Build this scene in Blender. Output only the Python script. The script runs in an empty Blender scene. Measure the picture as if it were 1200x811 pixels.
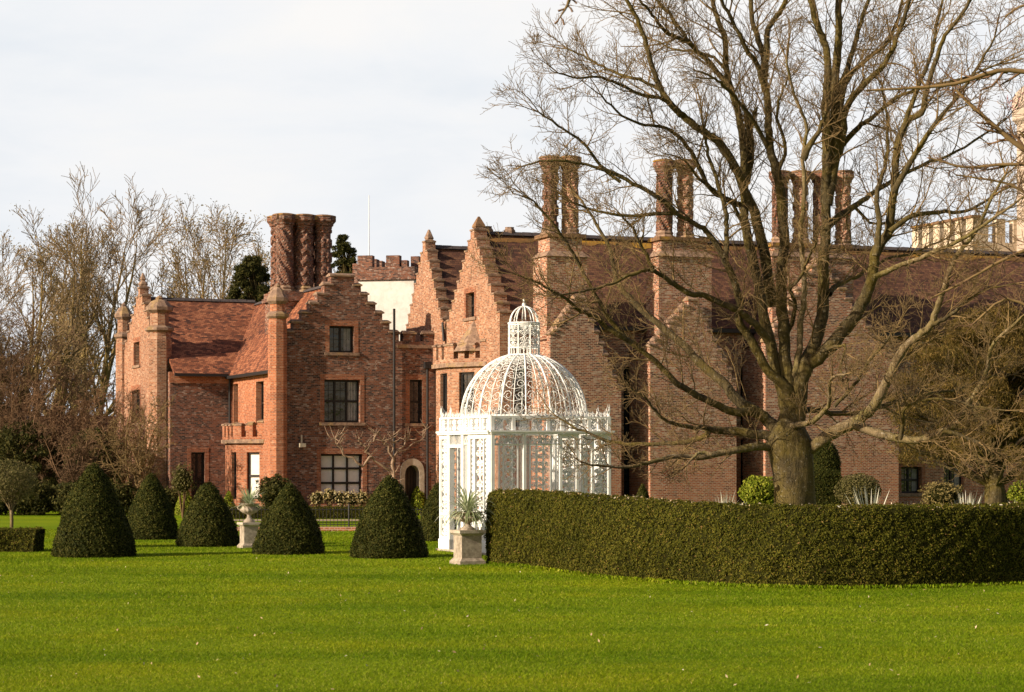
import bpy, math, random
import numpy as np
from mathutils import Vector
PI = math.pi
R = math.radians
rnd = random.Random(7)
nrg = np.random.default_rng(11)
S = bpy.context.scene
COL = S.collection

# ------------------------------------------------------------------ camera
F, CX, HZ, EYE = 2600.0, 600.0, 538.0, 2.6          # focal length in photo pixels, image centre, horizon row, eye height
cam = bpy.data.cameras.new('camera')
camo = bpy.data.objects.new('camera', cam); COL.objects.link(camo)
camo.location = (0, 0, EYE); camo.rotation_euler = (R(90), 0, 0)
cam.sensor_width = 36; cam.lens = F/1200*36
cam.shift_y = (HZ-405.5)/1200
cam.clip_start = .5; cam.clip_end = 3000
cam.dof.use_dof = True; cam.dof.focus_distance = 75; cam.dof.aperture_fstop = 5.6
S.camera = camo

# ------------------------------------------------------------------ light
SUN_EL, SUN_B = R(23), R(29)                         # elevation; how far the sun stands towards the camera from due left
to_sun = Vector((-math.cos(SUN_B)*math.cos(SUN_EL), -math.sin(SUN_B)*math.cos(SUN_EL), math.sin(SUN_EL)))
sl = bpy.data.lights.new('sun', 'SUN'); sl.energy = 5.0; sl.angle = R(.5); sl.color = (1, .84, .64)
so = bpy.data.objects.new('sun', sl); COL.objects.link(so)
so.rotation_euler = (-to_sun).to_track_quat('-Z', 'Y').to_euler(); so.location = (-40, -20, 60)
W = bpy.data.worlds.new('World'); S.world = W; W.use_nodes = True
nt = W.node_tree; nt.nodes.clear()
def wn(t, **k):
    n = nt.nodes.new(t)
    for a, b in k.items(): setattr(n, a, b)
    return n
sky = wn('ShaderNodeTexSky', sky_type='NISHITA', sun_disc=False)
sky.sun_elevation = SUN_EL; sky.sun_rotation = math.atan2(to_sun.x, to_sun.y) % (2*PI)
tc = wn('ShaderNodeTexCoord'); sep = wn('ShaderNodeSeparateXYZ')
nt.links.new(tc.outputs['Generated'], sep.inputs[0])
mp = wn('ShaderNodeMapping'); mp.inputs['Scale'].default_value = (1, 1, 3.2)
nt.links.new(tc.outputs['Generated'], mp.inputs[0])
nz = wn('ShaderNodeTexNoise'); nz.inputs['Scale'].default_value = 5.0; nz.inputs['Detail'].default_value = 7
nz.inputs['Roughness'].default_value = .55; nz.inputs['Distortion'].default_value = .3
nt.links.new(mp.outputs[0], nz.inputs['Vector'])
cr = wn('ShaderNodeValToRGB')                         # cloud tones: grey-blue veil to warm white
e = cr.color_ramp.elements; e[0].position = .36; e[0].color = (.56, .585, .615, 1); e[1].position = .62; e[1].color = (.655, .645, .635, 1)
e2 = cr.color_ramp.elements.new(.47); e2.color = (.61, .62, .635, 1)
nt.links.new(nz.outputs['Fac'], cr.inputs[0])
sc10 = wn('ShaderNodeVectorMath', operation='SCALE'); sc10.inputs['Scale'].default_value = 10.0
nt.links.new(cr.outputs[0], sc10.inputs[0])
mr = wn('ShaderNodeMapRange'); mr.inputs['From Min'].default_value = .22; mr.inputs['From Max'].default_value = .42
mr.inputs['To Min'].default_value = 1.0; mr.inputs['To Max'].default_value = .08   # cloud bank low in the sky, thinned overhead to cut fill light
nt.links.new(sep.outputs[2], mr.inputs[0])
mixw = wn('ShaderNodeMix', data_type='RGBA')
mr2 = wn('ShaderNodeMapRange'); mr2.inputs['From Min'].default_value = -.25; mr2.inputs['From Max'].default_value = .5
mr2.inputs['To Min'].default_value = .06; nt.links.new(sep.outputs[1], mr2.inputs[0])   # cloud kept beyond the house, thinned behind the camera to dim the fronts
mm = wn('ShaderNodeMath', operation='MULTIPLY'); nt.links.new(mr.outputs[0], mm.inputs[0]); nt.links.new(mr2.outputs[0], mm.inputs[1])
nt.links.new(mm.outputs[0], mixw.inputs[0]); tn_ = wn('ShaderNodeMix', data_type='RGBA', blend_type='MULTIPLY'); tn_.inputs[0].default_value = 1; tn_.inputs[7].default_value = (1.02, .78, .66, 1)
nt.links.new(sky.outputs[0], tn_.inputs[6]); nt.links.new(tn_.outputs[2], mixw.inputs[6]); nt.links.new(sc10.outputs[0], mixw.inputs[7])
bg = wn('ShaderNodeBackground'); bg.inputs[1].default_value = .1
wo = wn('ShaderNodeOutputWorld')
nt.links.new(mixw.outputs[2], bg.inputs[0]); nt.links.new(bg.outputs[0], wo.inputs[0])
S.view_settings.view_transform = 'Standard'; S.view_settings.look = 'None'
S.view_settings.exposure = 0.56; S.view_settings.gamma = 1; S.view_settings.use_curve_mapping = False
S.cycles.max_bounces = 5; S.cycles.diffuse_bounces = 2; S.cycles.glossy_bounces = 2; S.cycles.transmission_bounces = 2
S.cycles.transparent_max_bounces = 4

# ------------------------------------------------------------------ materials
class MN:
    def __init__(s, name):
        s.m = bpy.data.materials.new(name); s.m.use_nodes = True; s.t = s.m.node_tree
        s.b = s.t.nodes['Principled BSDF']; s.b.inputs['Specular IOR Level'].default_value = .25
        s.b.inputs['Roughness'].default_value = .8
    def n(s, t, **k):
        x = s.t.nodes.new(t)
        for a, b in k.items():
            if a in ('Scale', 'Detail', 'Roughness', 'Distortion'): x.inputs[a].default_value = b
            else: setattr(x, a, b)
        return x
    def l(s, a, b): s.t.links.new(a, b)
    def coord(s, kind='Object', scale=(1,1,1)):
        c = s.n('ShaderNodeTexCoord'); m = s.n('ShaderNodeMapping'); m.inputs['Scale'].default_value = scale
        s.l(c.outputs[kind], m.inputs[0]); return m.outputs[0]
    def noise(s, vec, scale, detail=4, rough=.6):
        x = s.n('ShaderNodeTexNoise', Scale=scale, Detail=detail, Roughness=rough); s.l(vec, x.inputs['Vector']); return x.outputs['Fac']
    def ramp(s, fac, stops, interp='LINEAR'):
        x = s.n('ShaderNodeValToRGB'); cr = x.color_ramp; cr.interpolation = interp
        cr.elements[0].position = stops[0][0]; cr.elements[0].color = (*stops[0][1], 1)
        cr.elements[1].position = stops[-1][0]; cr.elements[1].color = (*stops[-1][1], 1)
        for p, c in stops[1:-1]:
            q = cr.elements.new(p); q.color = (*c, 1)
        s.l(fac, x.inputs[0]); return x.outputs[0]
    def mix(s, fac, a, b, mode='MIX'):
        x = s.n('ShaderNodeMix', data_type='RGBA', blend_type=mode)
        if isinstance(fac, (int, float)): x.inputs[0].default_value = fac
        else: s.l(fac, x.inputs[0])
        for i, v in ((6, a), (7, b)):
            if isinstance(v, tuple): x.inputs[i].default_value = (*v, 1)
            else: s.l(v, x.inputs[i])
        return x.outputs[2]
    def math(s, op, a, b=None):
        x = s.n('ShaderNodeMath', operation=op)
        for i, v in ((0, a), (1, b)):
            if v is None: continue
            if isinstance(v, (int, float)): x.inputs[i].default_value = v
            else: s.l(v, x.inputs[i])
        return x.outputs[0]
    def bump(s, h, strength, dist=.02):
        x = s.n('ShaderNodeBump'); x.inputs['Strength'].default_value = strength; x.inputs['Distance'].default_value = dist
        s.l(h, x.inputs['Height']); s.l(x.outputs[0], s.b.inputs['Normal'])
    def col(s, c):
        if isinstance(c, tuple): s.b.inputs['Base Color'].default_value = (*c, 1)
        else: s.l(c, s.b.inputs['Base Color'])
    def rough(s, r): s.b.inputs['Roughness'].default_value = r; return s

def brick_mat(name, stops, mortar, patch=(.55, (.6,.55,.6)), flint=.0, bw=.18, rh=.072, ms=.010, low=None, fleck=.45):
    k = MN(name); uv = k.coord('UV')
    b = k.n('ShaderNodeTexBrick', offset=.5); k.l(uv, b.inputs['Vector'])
    for a, v in (('Scale', 1), ('Mortar Size', ms), ('Mortar Smooth', .2), ('Brick Width', bw), ('Row Height', rh), ('Bias', 0)): b.inputs[a].default_value = v
    b.inputs['Color1'].default_value = (0,0,0,1); b.inputs['Color2'].default_value = (1,1,1,1); b.inputs['Mortar'].default_value = (.5,.5,.5,1)
    # wobble the per-brick value with medium noise so that bricks gather in patches of one tone
    n1 = k.noise(uv, 1.1, 5, .65); n2 = k.noise(uv, .22, 4, .6); n3 = k.noise(uv, 7, 3, .7)
    v = k.math('ADD', k.math('MULTIPLY', b.outputs['Color'], .50), k.math('MULTIPLY', n1, .62))
    v = k.math('ADD', v, k.math('MULTIPLY', k.math('SUBTRACT', n3, .5), .35))
    base = k.ramp(v, stops)
    if low:     # the foot of the wall is of redder brick
        sy = k.n('ShaderNodeSeparateXYZ'); k.l(uv, sy.inputs[0]); lz = k.math('ADD', k.math('MULTIPLY', sy.outputs[1], -.30), k.math('ADD', 1.05, k.math('MULTIPLY', k.math('SUBTRACT', n2, .5), 2.2)))
        base = k.mix(k.ramp(lz, [(.1,(0,0,0)),(.6,(1,1,1))]), base, k.ramp(v, low))
    n4 = k.noise(uv, 3.6, 2, .8); base = k.mix(k.math('MULTIPLY', k.ramp(n4, [(.60,(0,0,0)),(.66,(1,1,1))]), fleck), base, (.50,.40,.33)); base = k.mix(k.math('MULTIPLY', k.ramp(n4, [(.34,(1,1,1)),(.40,(0,0,0))]), .5), base, (.07,.032,.03))
    base = k.mix(k.ramp(n2, [(.42, (0,0,0)), (.62, (1,1,1))]), base, k.mix(patch[0], base, patch[1], 'MULTIPLY'))
    base = k.mix(b.outputs['Fac'], base, k.mix(n1, mortar, tuple(x*.6 for x in mortar)))
    wz = k.noise(k.coord('UV', (1, .12, 1)), 2.5, 4, .7)     # run-down streaks of soot and lime
    base = k.mix(k.math('MULTIPLY', k.ramp(wz, [(.5, (0,0,0)), (.75, (1,1,1))]), .35), base, (.10,.07,.06))
    k.col(base); k.b.inputs['Roughness'].default_value = .9
    k.bump(k.math('ADD', k.math('MULTIPLY', b.outputs['Fac'], -1), n3), .55, .015)
    return k.m
M = {}
M['brick'] = brick_mat('old_mixed_brick', [(.24,(.026,.016,.016)),(.40,(.080,.034,.024)),(.54,(.19,.068,.034)),(.70,(.27,.092,.044)),(.80,(.32,.20,.15)),(.92,(.46,.40,.35))], (.22,.165,.135), fleck=.6)
M['brick_dark'] = brick_mat('purple_brick', [(.26,(.040,.020,.022)),(.40,(.16,.058,.042)),(.54,(.33,.100,.048)),(.68,(.43,.16,.08)),(.80,(.60,.44,.33))], (.50,.36,.26), bw=.20, rh=.072, ms=.014, low=[(.2,(.12,.034,.022)),(.5,(.38,.10,.042)),(.8,(.50,.18,.08))], fleck=.6)
M['brick_orange'] = brick_mat('orange_brick', [(.2,(.17,.052,.026)),(.45,(.37,.108,.042)),(.7,(.49,.16,.065)),(.9,(.58,.30,.18))], (.44,.28,.19), fleck=.2)
M['brick_dress'] = brick_mat('window_dressing_brick', [(.2,(.12,.038,.022)),(.45,(.27,.080,.034)),(.7,(.38,.125,.055)),(.9,(.48,.26,.16))], (.34,.22,.15), fleck=.25)
M['brick_pink'] = brick_mat('weathered_gable_brick', [(.2,(.10,.045,.030)),(.42,(.28,.110,.055)),(.64,(.42,.18,.09)),(.85,(.50,.33,.22)),(.95,(.60,.50,.40))], (.45,.33,.24))
def roof_mat(name, c0, c1, c2):
    k = MN(name); uv = k.coord('UV')
    b = k.n('ShaderNodeTexBrick', offset=.5); k.l(uv, b.inputs['Vector'])
    for a, v in (('Scale', 1), ('Mortar Size', .010), ('Mortar Smooth', .5), ('Brick Width', .20), ('Row Height', .13)): b.inputs[a].default_value = v
    b.inputs['Color1'].default_value = (0,0,0,1); b.inputs['Color2'].default_value = (1,1,1,1); b.inputs['Mortar'].default_value = (.3,.3,.3,1)
    n1 = k.noise(uv, .7, 6, .7); n2 = k.noise(uv, .2, 4, .6); n3 = k.noise(uv, 9, 3, .7)
    v = k.math('ADD', k.math('MULTIPLY', b.outputs['Color'], .45), k.math('MULTIPLY', n1, .7))
    base = k.ramp(v, [(.3, c0), (.55, c1), (.8, c2)])
    base = k.mix(k.ramp(n2, [(.45,(0,0,0)),(.65,(1,1,1))]), base, k.mix(.6, base, (.35,.32,.30), 'MULTIPLY'))
    base = k.mix(k.math('MULTIPLY', k.ramp(n3, [(.62,(0,0,0)),(.75,(1,1,1))]), .35), base, (.34,.25,.12))
    base = k.mix(k.math('MULTIPLY', b.outputs['Fac'], .8), base, (.03,.02,.018))
    k.col(base); k.b.inputs['Roughness'].default_value = .85
    sy = k.n('ShaderNodeSeparateXYZ'); k.l(uv, sy.inputs[0])
    fr = k.math('FRACT', k.math('DIVIDE', sy.outputs[1], .13))
    k.bump(k.math('ADD', k.math('MULTIPLY', fr, -1.0), k.math('MULTIPLY', n3, .6)), .7, .03)
    return k.m
M['roof'] = roof_mat('clay_tile_roof', (.065,.028,.020), (.235,.078,.038), (.40,.16,.080))
M['roof_dark'] = roof_mat('weathered_tile_roof', (.05,.026,.020), (.135,.060,.038), (.20,.10,.055))
def stone_mat(name, c0, c1, lichen=(.42,.24,.04), la=.5, sc=6):
    k = MN(name); v = k.coord('Object')
    n1 = k.noise(v, sc, 6, .7); n2 = k.noise(v, sc*.35, 4, .6); n3 = k.noise(v, sc*5, 3, .7)
    base = k.ramp(n1, [(.3, c0), (.7, c1)])
    if la: base = k.mix(k.math('MULTIPLY', k.ramp(n2, [(.54,(0,0,0)),(.64,(1,1,1))]), la), base, lichen)
    k.col(base); k.b.inputs['Roughness'].default_value = .92; k.bump(k.math('ADD', n1, n3), .5, .02)
    return k.m
M['coping'] = stone_mat('weathered_coping', (.10,.065,.05), (.40,.27,.19), (.36,.24,.09), .5, 5)
M['lichen_cap'] = stone_mat('lichened_cap', (.09,.055,.035), (.30,.17,.09), (.50,.28,.03), .75, 4)
M['stone'] = stone_mat('pale_stone', (.28,.24,.19), (.55,.49,.40), (.30,.26,.16), .35, 5)
M['urn'] = stone_mat('urn_stone', (.20,.165,.13), (.50,.43,.34), (.16,.13,.08), .5, 9)
M['render'] = stone_mat('old_lime_render', (.62,.60,.56), (.78,.76,.72), (.40,.36,.30), .4, 3)
M['cream'] = stone_mat('cream_tower', (.52,.42,.30), (.72,.61,.46), (.3,.2,.1), .3, 3)
def plain(name, c, r=.6, var=.0, sc=8, bump=0, spec=.3, metal=0):
    k = MN(name); k.rough(r); k.b.inputs['Specular IOR Level'].default_value = spec; k.b.inputs['Metallic'].default_value = metal
    if var:
        n = k.noise(k.coord('Object'), sc, 5, .6)
        k.col(k.ramp(n, [(.3, tuple(x*(1-var) for x in c)), (.7, tuple(min(1, x*(1+var)) for x in c))]))
        if bump: k.bump(n, bump, .02)
    else: k.col(c)
    return k.m
M['black_wood'] = plain('dark_window_wood', (.018,.014,.013), .5, .3)
M['lead'] = plain('cast_iron_black', (.02,.019,.02), .45, .3)
M['glass'] = plain('dark_window_glass', (.012,.014,.018), .08, spec=.6)
def glass_mat():
    k = MN('old_window_glass'); n = k.noise(k.coord('Object'), 2.2, 3, .6); k.col(k.ramp(n, [(.35,(.006,.007,.009)),(.7,(.035,.036,.036))])); k.b.inputs['Roughness'].default_value = .07
    k.b.inputs['Specular IOR Level'].default_value = .8; k.bump(n, .35, .05); return k.m
M['glass'] = glass_mat()
M['curtain'] = plain('white_curtain', (.74,.72,.68), .9, .1, 3)
M['net'] = plain('grey_net_curtain', (.34,.33,.32), .9, .3, 4)
M['white_iron'] = plain('white_painted_iron', (.84,.85,.83), .5, .10, 2.2)
M['ridge'] = stone_mat('ridge_tile', (.045,.04,.045), (.10,.08,.075), (.45,.25,.03), .0, 3)
M['ridge_lichen'] = stone_mat('ridge_lichen', (.12,.07,.03), (.26,.13,.04), (.50,.28,.03), .8, 2)
def bark_mat(name, c0, c1, c2, sc=3, moss=(.13,.11,.02)):
    k = MN(name); v = k.coord('Object'); v2 = k.coord('Object', (1,1,.25))
    n1 = k.noise(v2, sc*3, 5, .7); n2 = k.noise(v, sc*.4, 4, .6); n3 = k.noise(v, sc*5, 3, .6)
    base = k.ramp(n1, [(.3, c0), (.6, c1)])
    base = k.mix(k.ramp(n2, [(.42,(0,0,0)),(.6,(1,1,1))]), base, k.mix(.65, base, moss))
    base = k.mix(k.math('MULTIPLY', k.ramp(n3, [(.60,(0,0,0)),(.68,(1,1,1))]), .55), base, c2)
    k.col(base); k.b.inputs['Roughness'].default_value = .95; k.bump(n1, 1.0, .07)
    return k.m
M['bark'] = bark_mat('mossy_bark', (.026,.021,.011), (.100,.076,.034), (.27,.24,.17), moss=(.13,.098,.018))
M['bark_light'] = bark_mat('lichened_bark', (.07,.052,.03), (.24,.18,.10), (.42,.37,.28))
M['twig'] = plain('twig_bark', (.19,.128,.055), .9, .35, 1.5)
M['bark_ochre'] = bark_mat('ochre_bark', (.075,.052,.024), (.23,.165,.072), (.34,.28,.18), 1.0, moss=(.24,.18,.05))
M['twig_far'] = plain('far_twig_bark', (.25,.175,.09), .9, .3, .5)
M['twig_brown'] = plain('brown_twig', (.15,.088,.046), .9, .35, .6)
def leaf_mat(name, stops, trans=.25, rough=.6, patch=None):
    k = MN(name); g = k.n('ShaderNodeNewGeometry')
    c = k.ramp(g.outputs['Random Per Island'], stops)
    n = k.noise(k.coord('Object'), .9, 3, .6)
    c = k.mix(k.ramp(n, [(.38,(0,0,0)),(.66,(1,1,1))]), c, k.mix(1.0, c, patch or (.62,.66,.6), 'MULTIPLY'))
    k.col(c); k.b.inputs['Roughness'].default_value = rough; k.b.inputs['Specular IOR Level'].default_value = .06
    if trans:
        t = k.n('ShaderNodeBsdfTranslucent'); k.l(c, t.inputs[0]); mx = k.n('ShaderNodeMixShader'); mx.inputs[0].default_value = trans
        k.l(k.b.outputs[0], mx.inputs[1]); k.l(t.outputs[0], mx.inputs[2]); k.l(mx.outputs[0], k.t.nodes['Material Output'].inputs[0])
    return k.m
M['yew'] = leaf_mat('yew_foliage', [(0,(.018,.025,.005)),(.5,(.048,.056,.011)),(.85,(.085,.085,.017)),(1,(.14,.12,.03))])
M['hedge'] = leaf_mat('hedge_foliage', [(0,(.036,.042,.006)),(.45,(.098,.098,.012)),(.88,(.145,.135,.018)),(.99,(.19,.14,.03)),(1,(.36,.20,.09))], .2)
M['olive'] = leaf_mat('olive_shrub', [(0,(.07,.07,.02)),(.6,(.16,.14,.05)),(1,(.28,.23,.11))])
M['lime_leaf'] = leaf_mat('yellow_green_shrub', [(0,(.08,.12,.01)),(.6,(.22,.26,.02)),(1,(.40,.40,.06))])
M['dark_leaf'] = leaf_mat('dark_evergreen', [(0,(.022,.026,.007)),(.6,(.060,.062,.018)),(1,(.15,.13,.04))])
M['brownolive'] = leaf_mat('wispy_evergreen', [(0,(.05,.040,.010)),(.5,(.135,.098,.022)),(1,(.27,.175,.06))])
M['bud'] = leaf_mat('spring_buds', [(0,(.13,.10,.04)),(.6,(.26,.20,.07)),(1,(.42,.33,.14))])
M['dry_flower'] = leaf_mat('dry_flower_heads', [(0,(.26,.19,.08)),(.6,(.50,.40,.18)),(1,(.66,.58,.34))])
M['pale_leaf'] = leaf_mat('pale_strap_leaf', [(0,(.26,.32,.14)),(.5,(.50,.56,.34)),(1,(.74,.76,.60))], .3)
M['silver'] = leaf_mat('silver_plant', [(0,(.45,.46,.36)),(1,(.78,.76,.66))], .2)
M['fallen'] = leaf_mat('fallen_leaf', [(0,(.30,.20,.10)),(.5,(.55,.40,.24)),(1,(.75,.68,.55))], 0)
M['pink'] = leaf_mat('pink_blossom', [(0,(.45,.16,.2)),(1,(.7,.35,.38))], .3)
def grass_mat():
    k = MN('lawn_blades'); g = k.n('ShaderNodeNewGeometry'); v = k.coord('Object')
    c = k.ramp(g.outputs['Random Per Island'], [(0,(.10,.160,.004)),(.5,(.190,.275,.009)),(.86,(.27,.335,.014)),(1,(.40,.38,.08))])
    n = k.noise(k.coord('Object', (.09,.32,1)), 1.0, 6, .62); n2 = k.noise(v, .30, 4, .6)
    c = k.mix(k.ramp(n, [(.42,(0,0,0)),(.62,(1,1,1))]), c, k.mix(1, c, (.67,.77,.6), 'MULTIPLY'))  # dark stretched bands: soft tree shadows painted into the blade colour
    c = k.mix(k.ramp(n2, [(.45,(0,0,0)),(.7,(1,1,1))]), c, k.mix(1, c, (1.25,1.08,.9), 'MULTIPLY'))
    k.col(c); k.b.inputs['Roughness'].default_value = .7; k.b.inputs['Specular IOR Level'].default_value = .05
    t = k.n('ShaderNodeBsdfTranslucent'); k.l(c, t.inputs[0]); mx = k.n('ShaderNodeMixShader'); mx.inputs[0].default_value = .35
    k.l(k.b.outputs[0], mx.inputs[1]); k.l(t.outputs[0], mx.inputs[2]); k.l(mx.outputs[0], k.t.nodes['Material Output'].inputs[0])
    return k.m
M['grass'] = grass_mat()
def lawn_mat():
    k = MN('lawn_turf'); v = k.coord('Object')
    a = k.noise(v, 14, 6, .75); n = k.noise(k.coord('Object', (.09,.32,1)), 1.0, 6, .62); n2 = k.noise(v, .30, 4, .6)
    c = k.ramp(a, [(.3,(.085,.145,.006)),(.5,(.180,.262,.009)),(.7,(.26,.325,.016))])
    c = k.mix(k.ramp(n, [(.42,(0,0,0)),(.62,(1,1,1))]), c, k.mix(1, c, (.67,.77,.6), 'MULTIPLY'))  # matching soft shadow bands painted into the turf colour
    c = k.mix(k.ramp(n2, [(.45,(0,0,0)),(.7,(1,1,1))]), c, k.mix(1, c, (1.25,1.08,.9), 'MULTIPLY'))
    k.col(c); k.b.inputs['Roughness'].default_value = .9; k.b.inputs['Specular IOR Level'].default_value = .03; k.bump(a, 1.0, .06)
    return k.m
M['lawn'] = lawn_mat()
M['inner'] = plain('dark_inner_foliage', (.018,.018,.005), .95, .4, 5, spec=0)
M['gravel'] = plain('gravel', (.34,.27,.19), .95, .3, 30, .5)
M['soil'] = plain('dark_soil', (.05,.035,.022), .95, .4, 6, .5)

# ------------------------------------------------------------------ mesh helpers
def tag(o, label, cat, group=None, kind=None):
    if label: o['label'] = label
    if cat: o['category'] = cat
    if group: o['group'] = group
    if kind: o['kind'] = kind
    return o
def empty(name, loc, rz, label, cat, group=None):
    o = bpy.data.objects.new(name, None); COL.objects.link(o); o.location = loc; o.rotation_euler = (0, 0, rz)
    o.empty_display_size = .3
    return tag(o, label, cat, group)
def np_mesh(name, V, Fs, mat, parent=None, smooth=False, uv=False, k=None):
    """V (n,3); Fs list of faces or (m,k) int array"""
    me = bpy.data.meshes.new(name)
    V = np.asarray(V, dtype=np.float32)
    if isinstance(Fs, np.ndarray):
        m, kk = Fs.shape
        me.vertices.add(len(V)); me.vertices.foreach_set('co', V.ravel())
        me.loops.add(m*kk); me.loops.foreach_set('vertex_index', Fs.astype(np.int32).ravel())
        me.polygons.add(m); me.polygons.foreach_set('loop_start', np.arange(0, m*kk, kk, dtype=np.int32))
        me.update(calc_edges=True)
    else:
        me.from_pydata(V.tolist(), [], [list(map(int, f)) for f in Fs]); me.update()
    if smooth: me.polygons.foreach_set('use_smooth', [True]*len(me.polygons))
    if uv: auto_uv(me)
    me.materials.append(mat)
    o = bpy.data.objects.new(name, me); COL.objects.link(o)
    if parent: o.parent = parent
    return o
def auto_uv(me):
    l = me.uv_layers.new(name='UVMap')
    buf = np.empty(len(me.loops)*2, dtype=np.float32)
    for p in me.polygons:
        n = p.normal
        if abs(n.z) > .97: t = Vector((1,0,0))
        else: t = Vector((0,0,1)).cross(n).normalized()
        b = n.cross(t)
        for li in p.loop_indices:
            co = me.vertices[me.loops[li].vertex_index].co
            buf[2*li] = co.dot(t); buf[2*li+1] = co.dot(b)
    l.data.foreach_set('uv', buf)
class MB:
    def __init__(s): s.v = []; s.f = []
    def add(s, vs, fs):
        k = len(s.v); s.v += [tuple(x) for x in vs]; s.f += [tuple(i+k for i in f) for f in fs]
    def quad(s, a, b, c, d): s.add([a,b,c,d], [(0,1,2,3)])
    def box8(s, p):   # p: 4 bottom then 4 top, ccw from above
        s.add(p, [(3,2,1,0),(4,5,6,7),(0,1,5,4),(1,2,6,5),(2,3,7,6),(3,0,4,7)])
    def box(s, x0,x1,y0,y1,z0,z1): s.box8([(x0,y0,z0),(x1,y0,z0),(x1,y1,z0),(x0,y1,z0),(x0,y0,z1),(x1,y0,z1),(x1,y1,z1),(x0,y1,z1)])
    def lathe(s, cx, cy, prof, n=8, ph=0, sq=1):
        """profile list (r,z) bottom to top"""
        vs = []; fs = []
        for r, z in prof:
            for i in range(n):
                a = ph+2*PI*i/n; vs.append((cx+r*math.cos(a), cy+r*math.sin(a)*sq, z))
        for j in range(len(prof)-1):
            for i in range(n):
                k = (i+1) % n; fs.append((j*n+i, j*n+k, (j+1)*n+k, (j+1)*n+i))
        fs.append(tuple(range(n-1,-1,-1))); fs.append(tuple((len(prof)-1)*n+i for i in range(n)))
        s.add(vs, fs)
    def prism(s, poly, z0, z1):
        n = len(poly)
        s.add([(x,y,z0) for x,y in poly]+[(x,y,z1) for x,y in poly], [tuple(range(n-1,-1,-1)), tuple(range(n,2*n))]+[(i,(i+1)%n,n+(i+1)%n,n+i) for i in range(n)])
    def build(s, name, mat, parent=None, smooth=False, uv=False): return np_mesh(name, s.v, s.f, mat, parent, smooth, uv)
class Tubes:
    """many tapering tubes gathered into one mesh"""
    def __init__(s): s.d = {}
    def add(s, pts, rad, k=4): s.d.setdefault((len(pts), k), []).append((pts, rad))
    def arrays(s):
        VS = []; FS = []; off = 0
        for (n, k), L in s.d.items():
            P = np.array([p for p, _ in L], dtype=np.float64); Rr = np.array([r for _, r in L], dtype=np.float64)
            m = len(L); T = np.gradient(P, axis=1) if n > 2 else np.repeat((P[:,1:]-P[:,:1]), 2, axis=1)
            T /= np.linalg.norm(T, axis=2, keepdims=True)+1e-9
            d = P[:,-1]-P[:,0]; ref = np.where((np.abs(d[:,2]) > .8*np.linalg.norm(d,axis=1))[:,None], np.array([[1.,.2,0]]), np.array([[.05,.1,1.]]))
            ref = ref[:,None,:]; A = ref-T*np.sum(T*ref, axis=2, keepdims=True); A /= np.linalg.norm(A, axis=2, keepdims=True)+1e-9
            B = np.cross(T, A); ang = np.arange(k)*2*PI/k
            V = P[:,:,None,:]+Rr[:,:,None,None]*(np.cos(ang)[None,None,:,None]*A[:,:,None,:]+np.sin(ang)[None,None,:,None]*B[:,:,None,:])
            VS.append(V.reshape(-1,3))
            i = np.arange(n-1)[:,None]*k+np.arange(k)[None,:]; j = np.arange(n-1)[:,None]*k+(np.arange(k)[None,:]+1) % k
            q = np.stack([i, j, j+k, i+k], axis=2).reshape(-1,4)
            FS.append((q[None]+(np.arange(m)*n*k)[:,None,None]).reshape(-1,4)+off); off += m*n*k
        return np.concatenate(VS), np.concatenate(FS)
    def build(s, name, mat, parent=None, smooth=True):
        V, Fq = s.arrays(); return np_mesh(name, V, Fq, mat, parent, smooth)
def at(px, py, Y): return Vector(((px-CX)/F*Y, Y, EYE+(HZ-py)/F*Y))
def ground_Y(py): return F*EYE/(py-HZ)
def catmull(P, n=6):
    P = [Vector(p) for p in P]; out = []
    Q = [P[0]*2-P[1]]+P+[P[-1]*2-P[-2]]
    for i in range(1, len(Q)-2):
        a, b, c, d = Q[i-1:i+3]
        for j in range(n):
            t = j/n; out.append(.5*((2*b)+(c-a)*t+(2*a-5*b+4*c-d)*t*t+(3*b-a-3*c+d)*t**3))
    out.append(P[-1]); return out
def leaves(Pn, Nn, size, flat=.6, asp=.45, droop=0, rng=nrg):
    """leaf faces centred on points Pn, tilted about normals Nn"""
    n = len(Pn); sz = size*rng.uniform(.6, 1.4, n)[:,None]
    N = Nn+rng.normal(0, flat, (n,3)); N /= np.linalg.norm(N, axis=1, keepdims=True)+1e-9
    Rv = rng.normal(0, 1, (n,3)); Rv[:,2] -= droop; A = Rv-N*np.sum(Rv*N, axis=1, keepdims=True); A /= np.linalg.norm(A, axis=1, keepdims=True)+1e-9
    B = np.cross(N, A)
    V = np.stack([Pn-A*sz, Pn+B*sz*asp, Pn+A*sz, Pn-B*sz*asp], axis=1).reshape(-1,3)
    return V, np.arange(4*n).reshape(n,4)
def sample(V, Fq, n, rng=nrg):
    V = np.asarray(V); Fq = np.asarray(Fq); a, b, c, d = (V[Fq[:,i]] for i in range(4))
    nn = np.cross(c-a, d-b); ar = np.linalg.norm(nn, axis=1)/2; i = rng.choice(len(Fq), n, p=ar/ar.sum())
    s, t = rng.random((2, n, 1)); P = (a[i]*(1-s)+b[i]*s)*(1-t)+(d[i]*(1-s)+c[i]*s)*t
    N = nn[i]/(np.linalg.norm(nn[i], axis=1, keepdims=True)+1e-9); return P, N
def vnoise(P, sc, seed=0):
    q = np.asarray(P)*sc+seed*7.3
    return (np.sin(q[:,0]*1.7+2*np.sin(q[:,1]*1.3+q[:,2]))+np.sin(q[:,1]*2.1+2*np.sin(q[:,2]*1.1+1))+np.sin(q[:,2]*1.9+2*np.sin(q[:,0]*1.2+2)))/3

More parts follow.
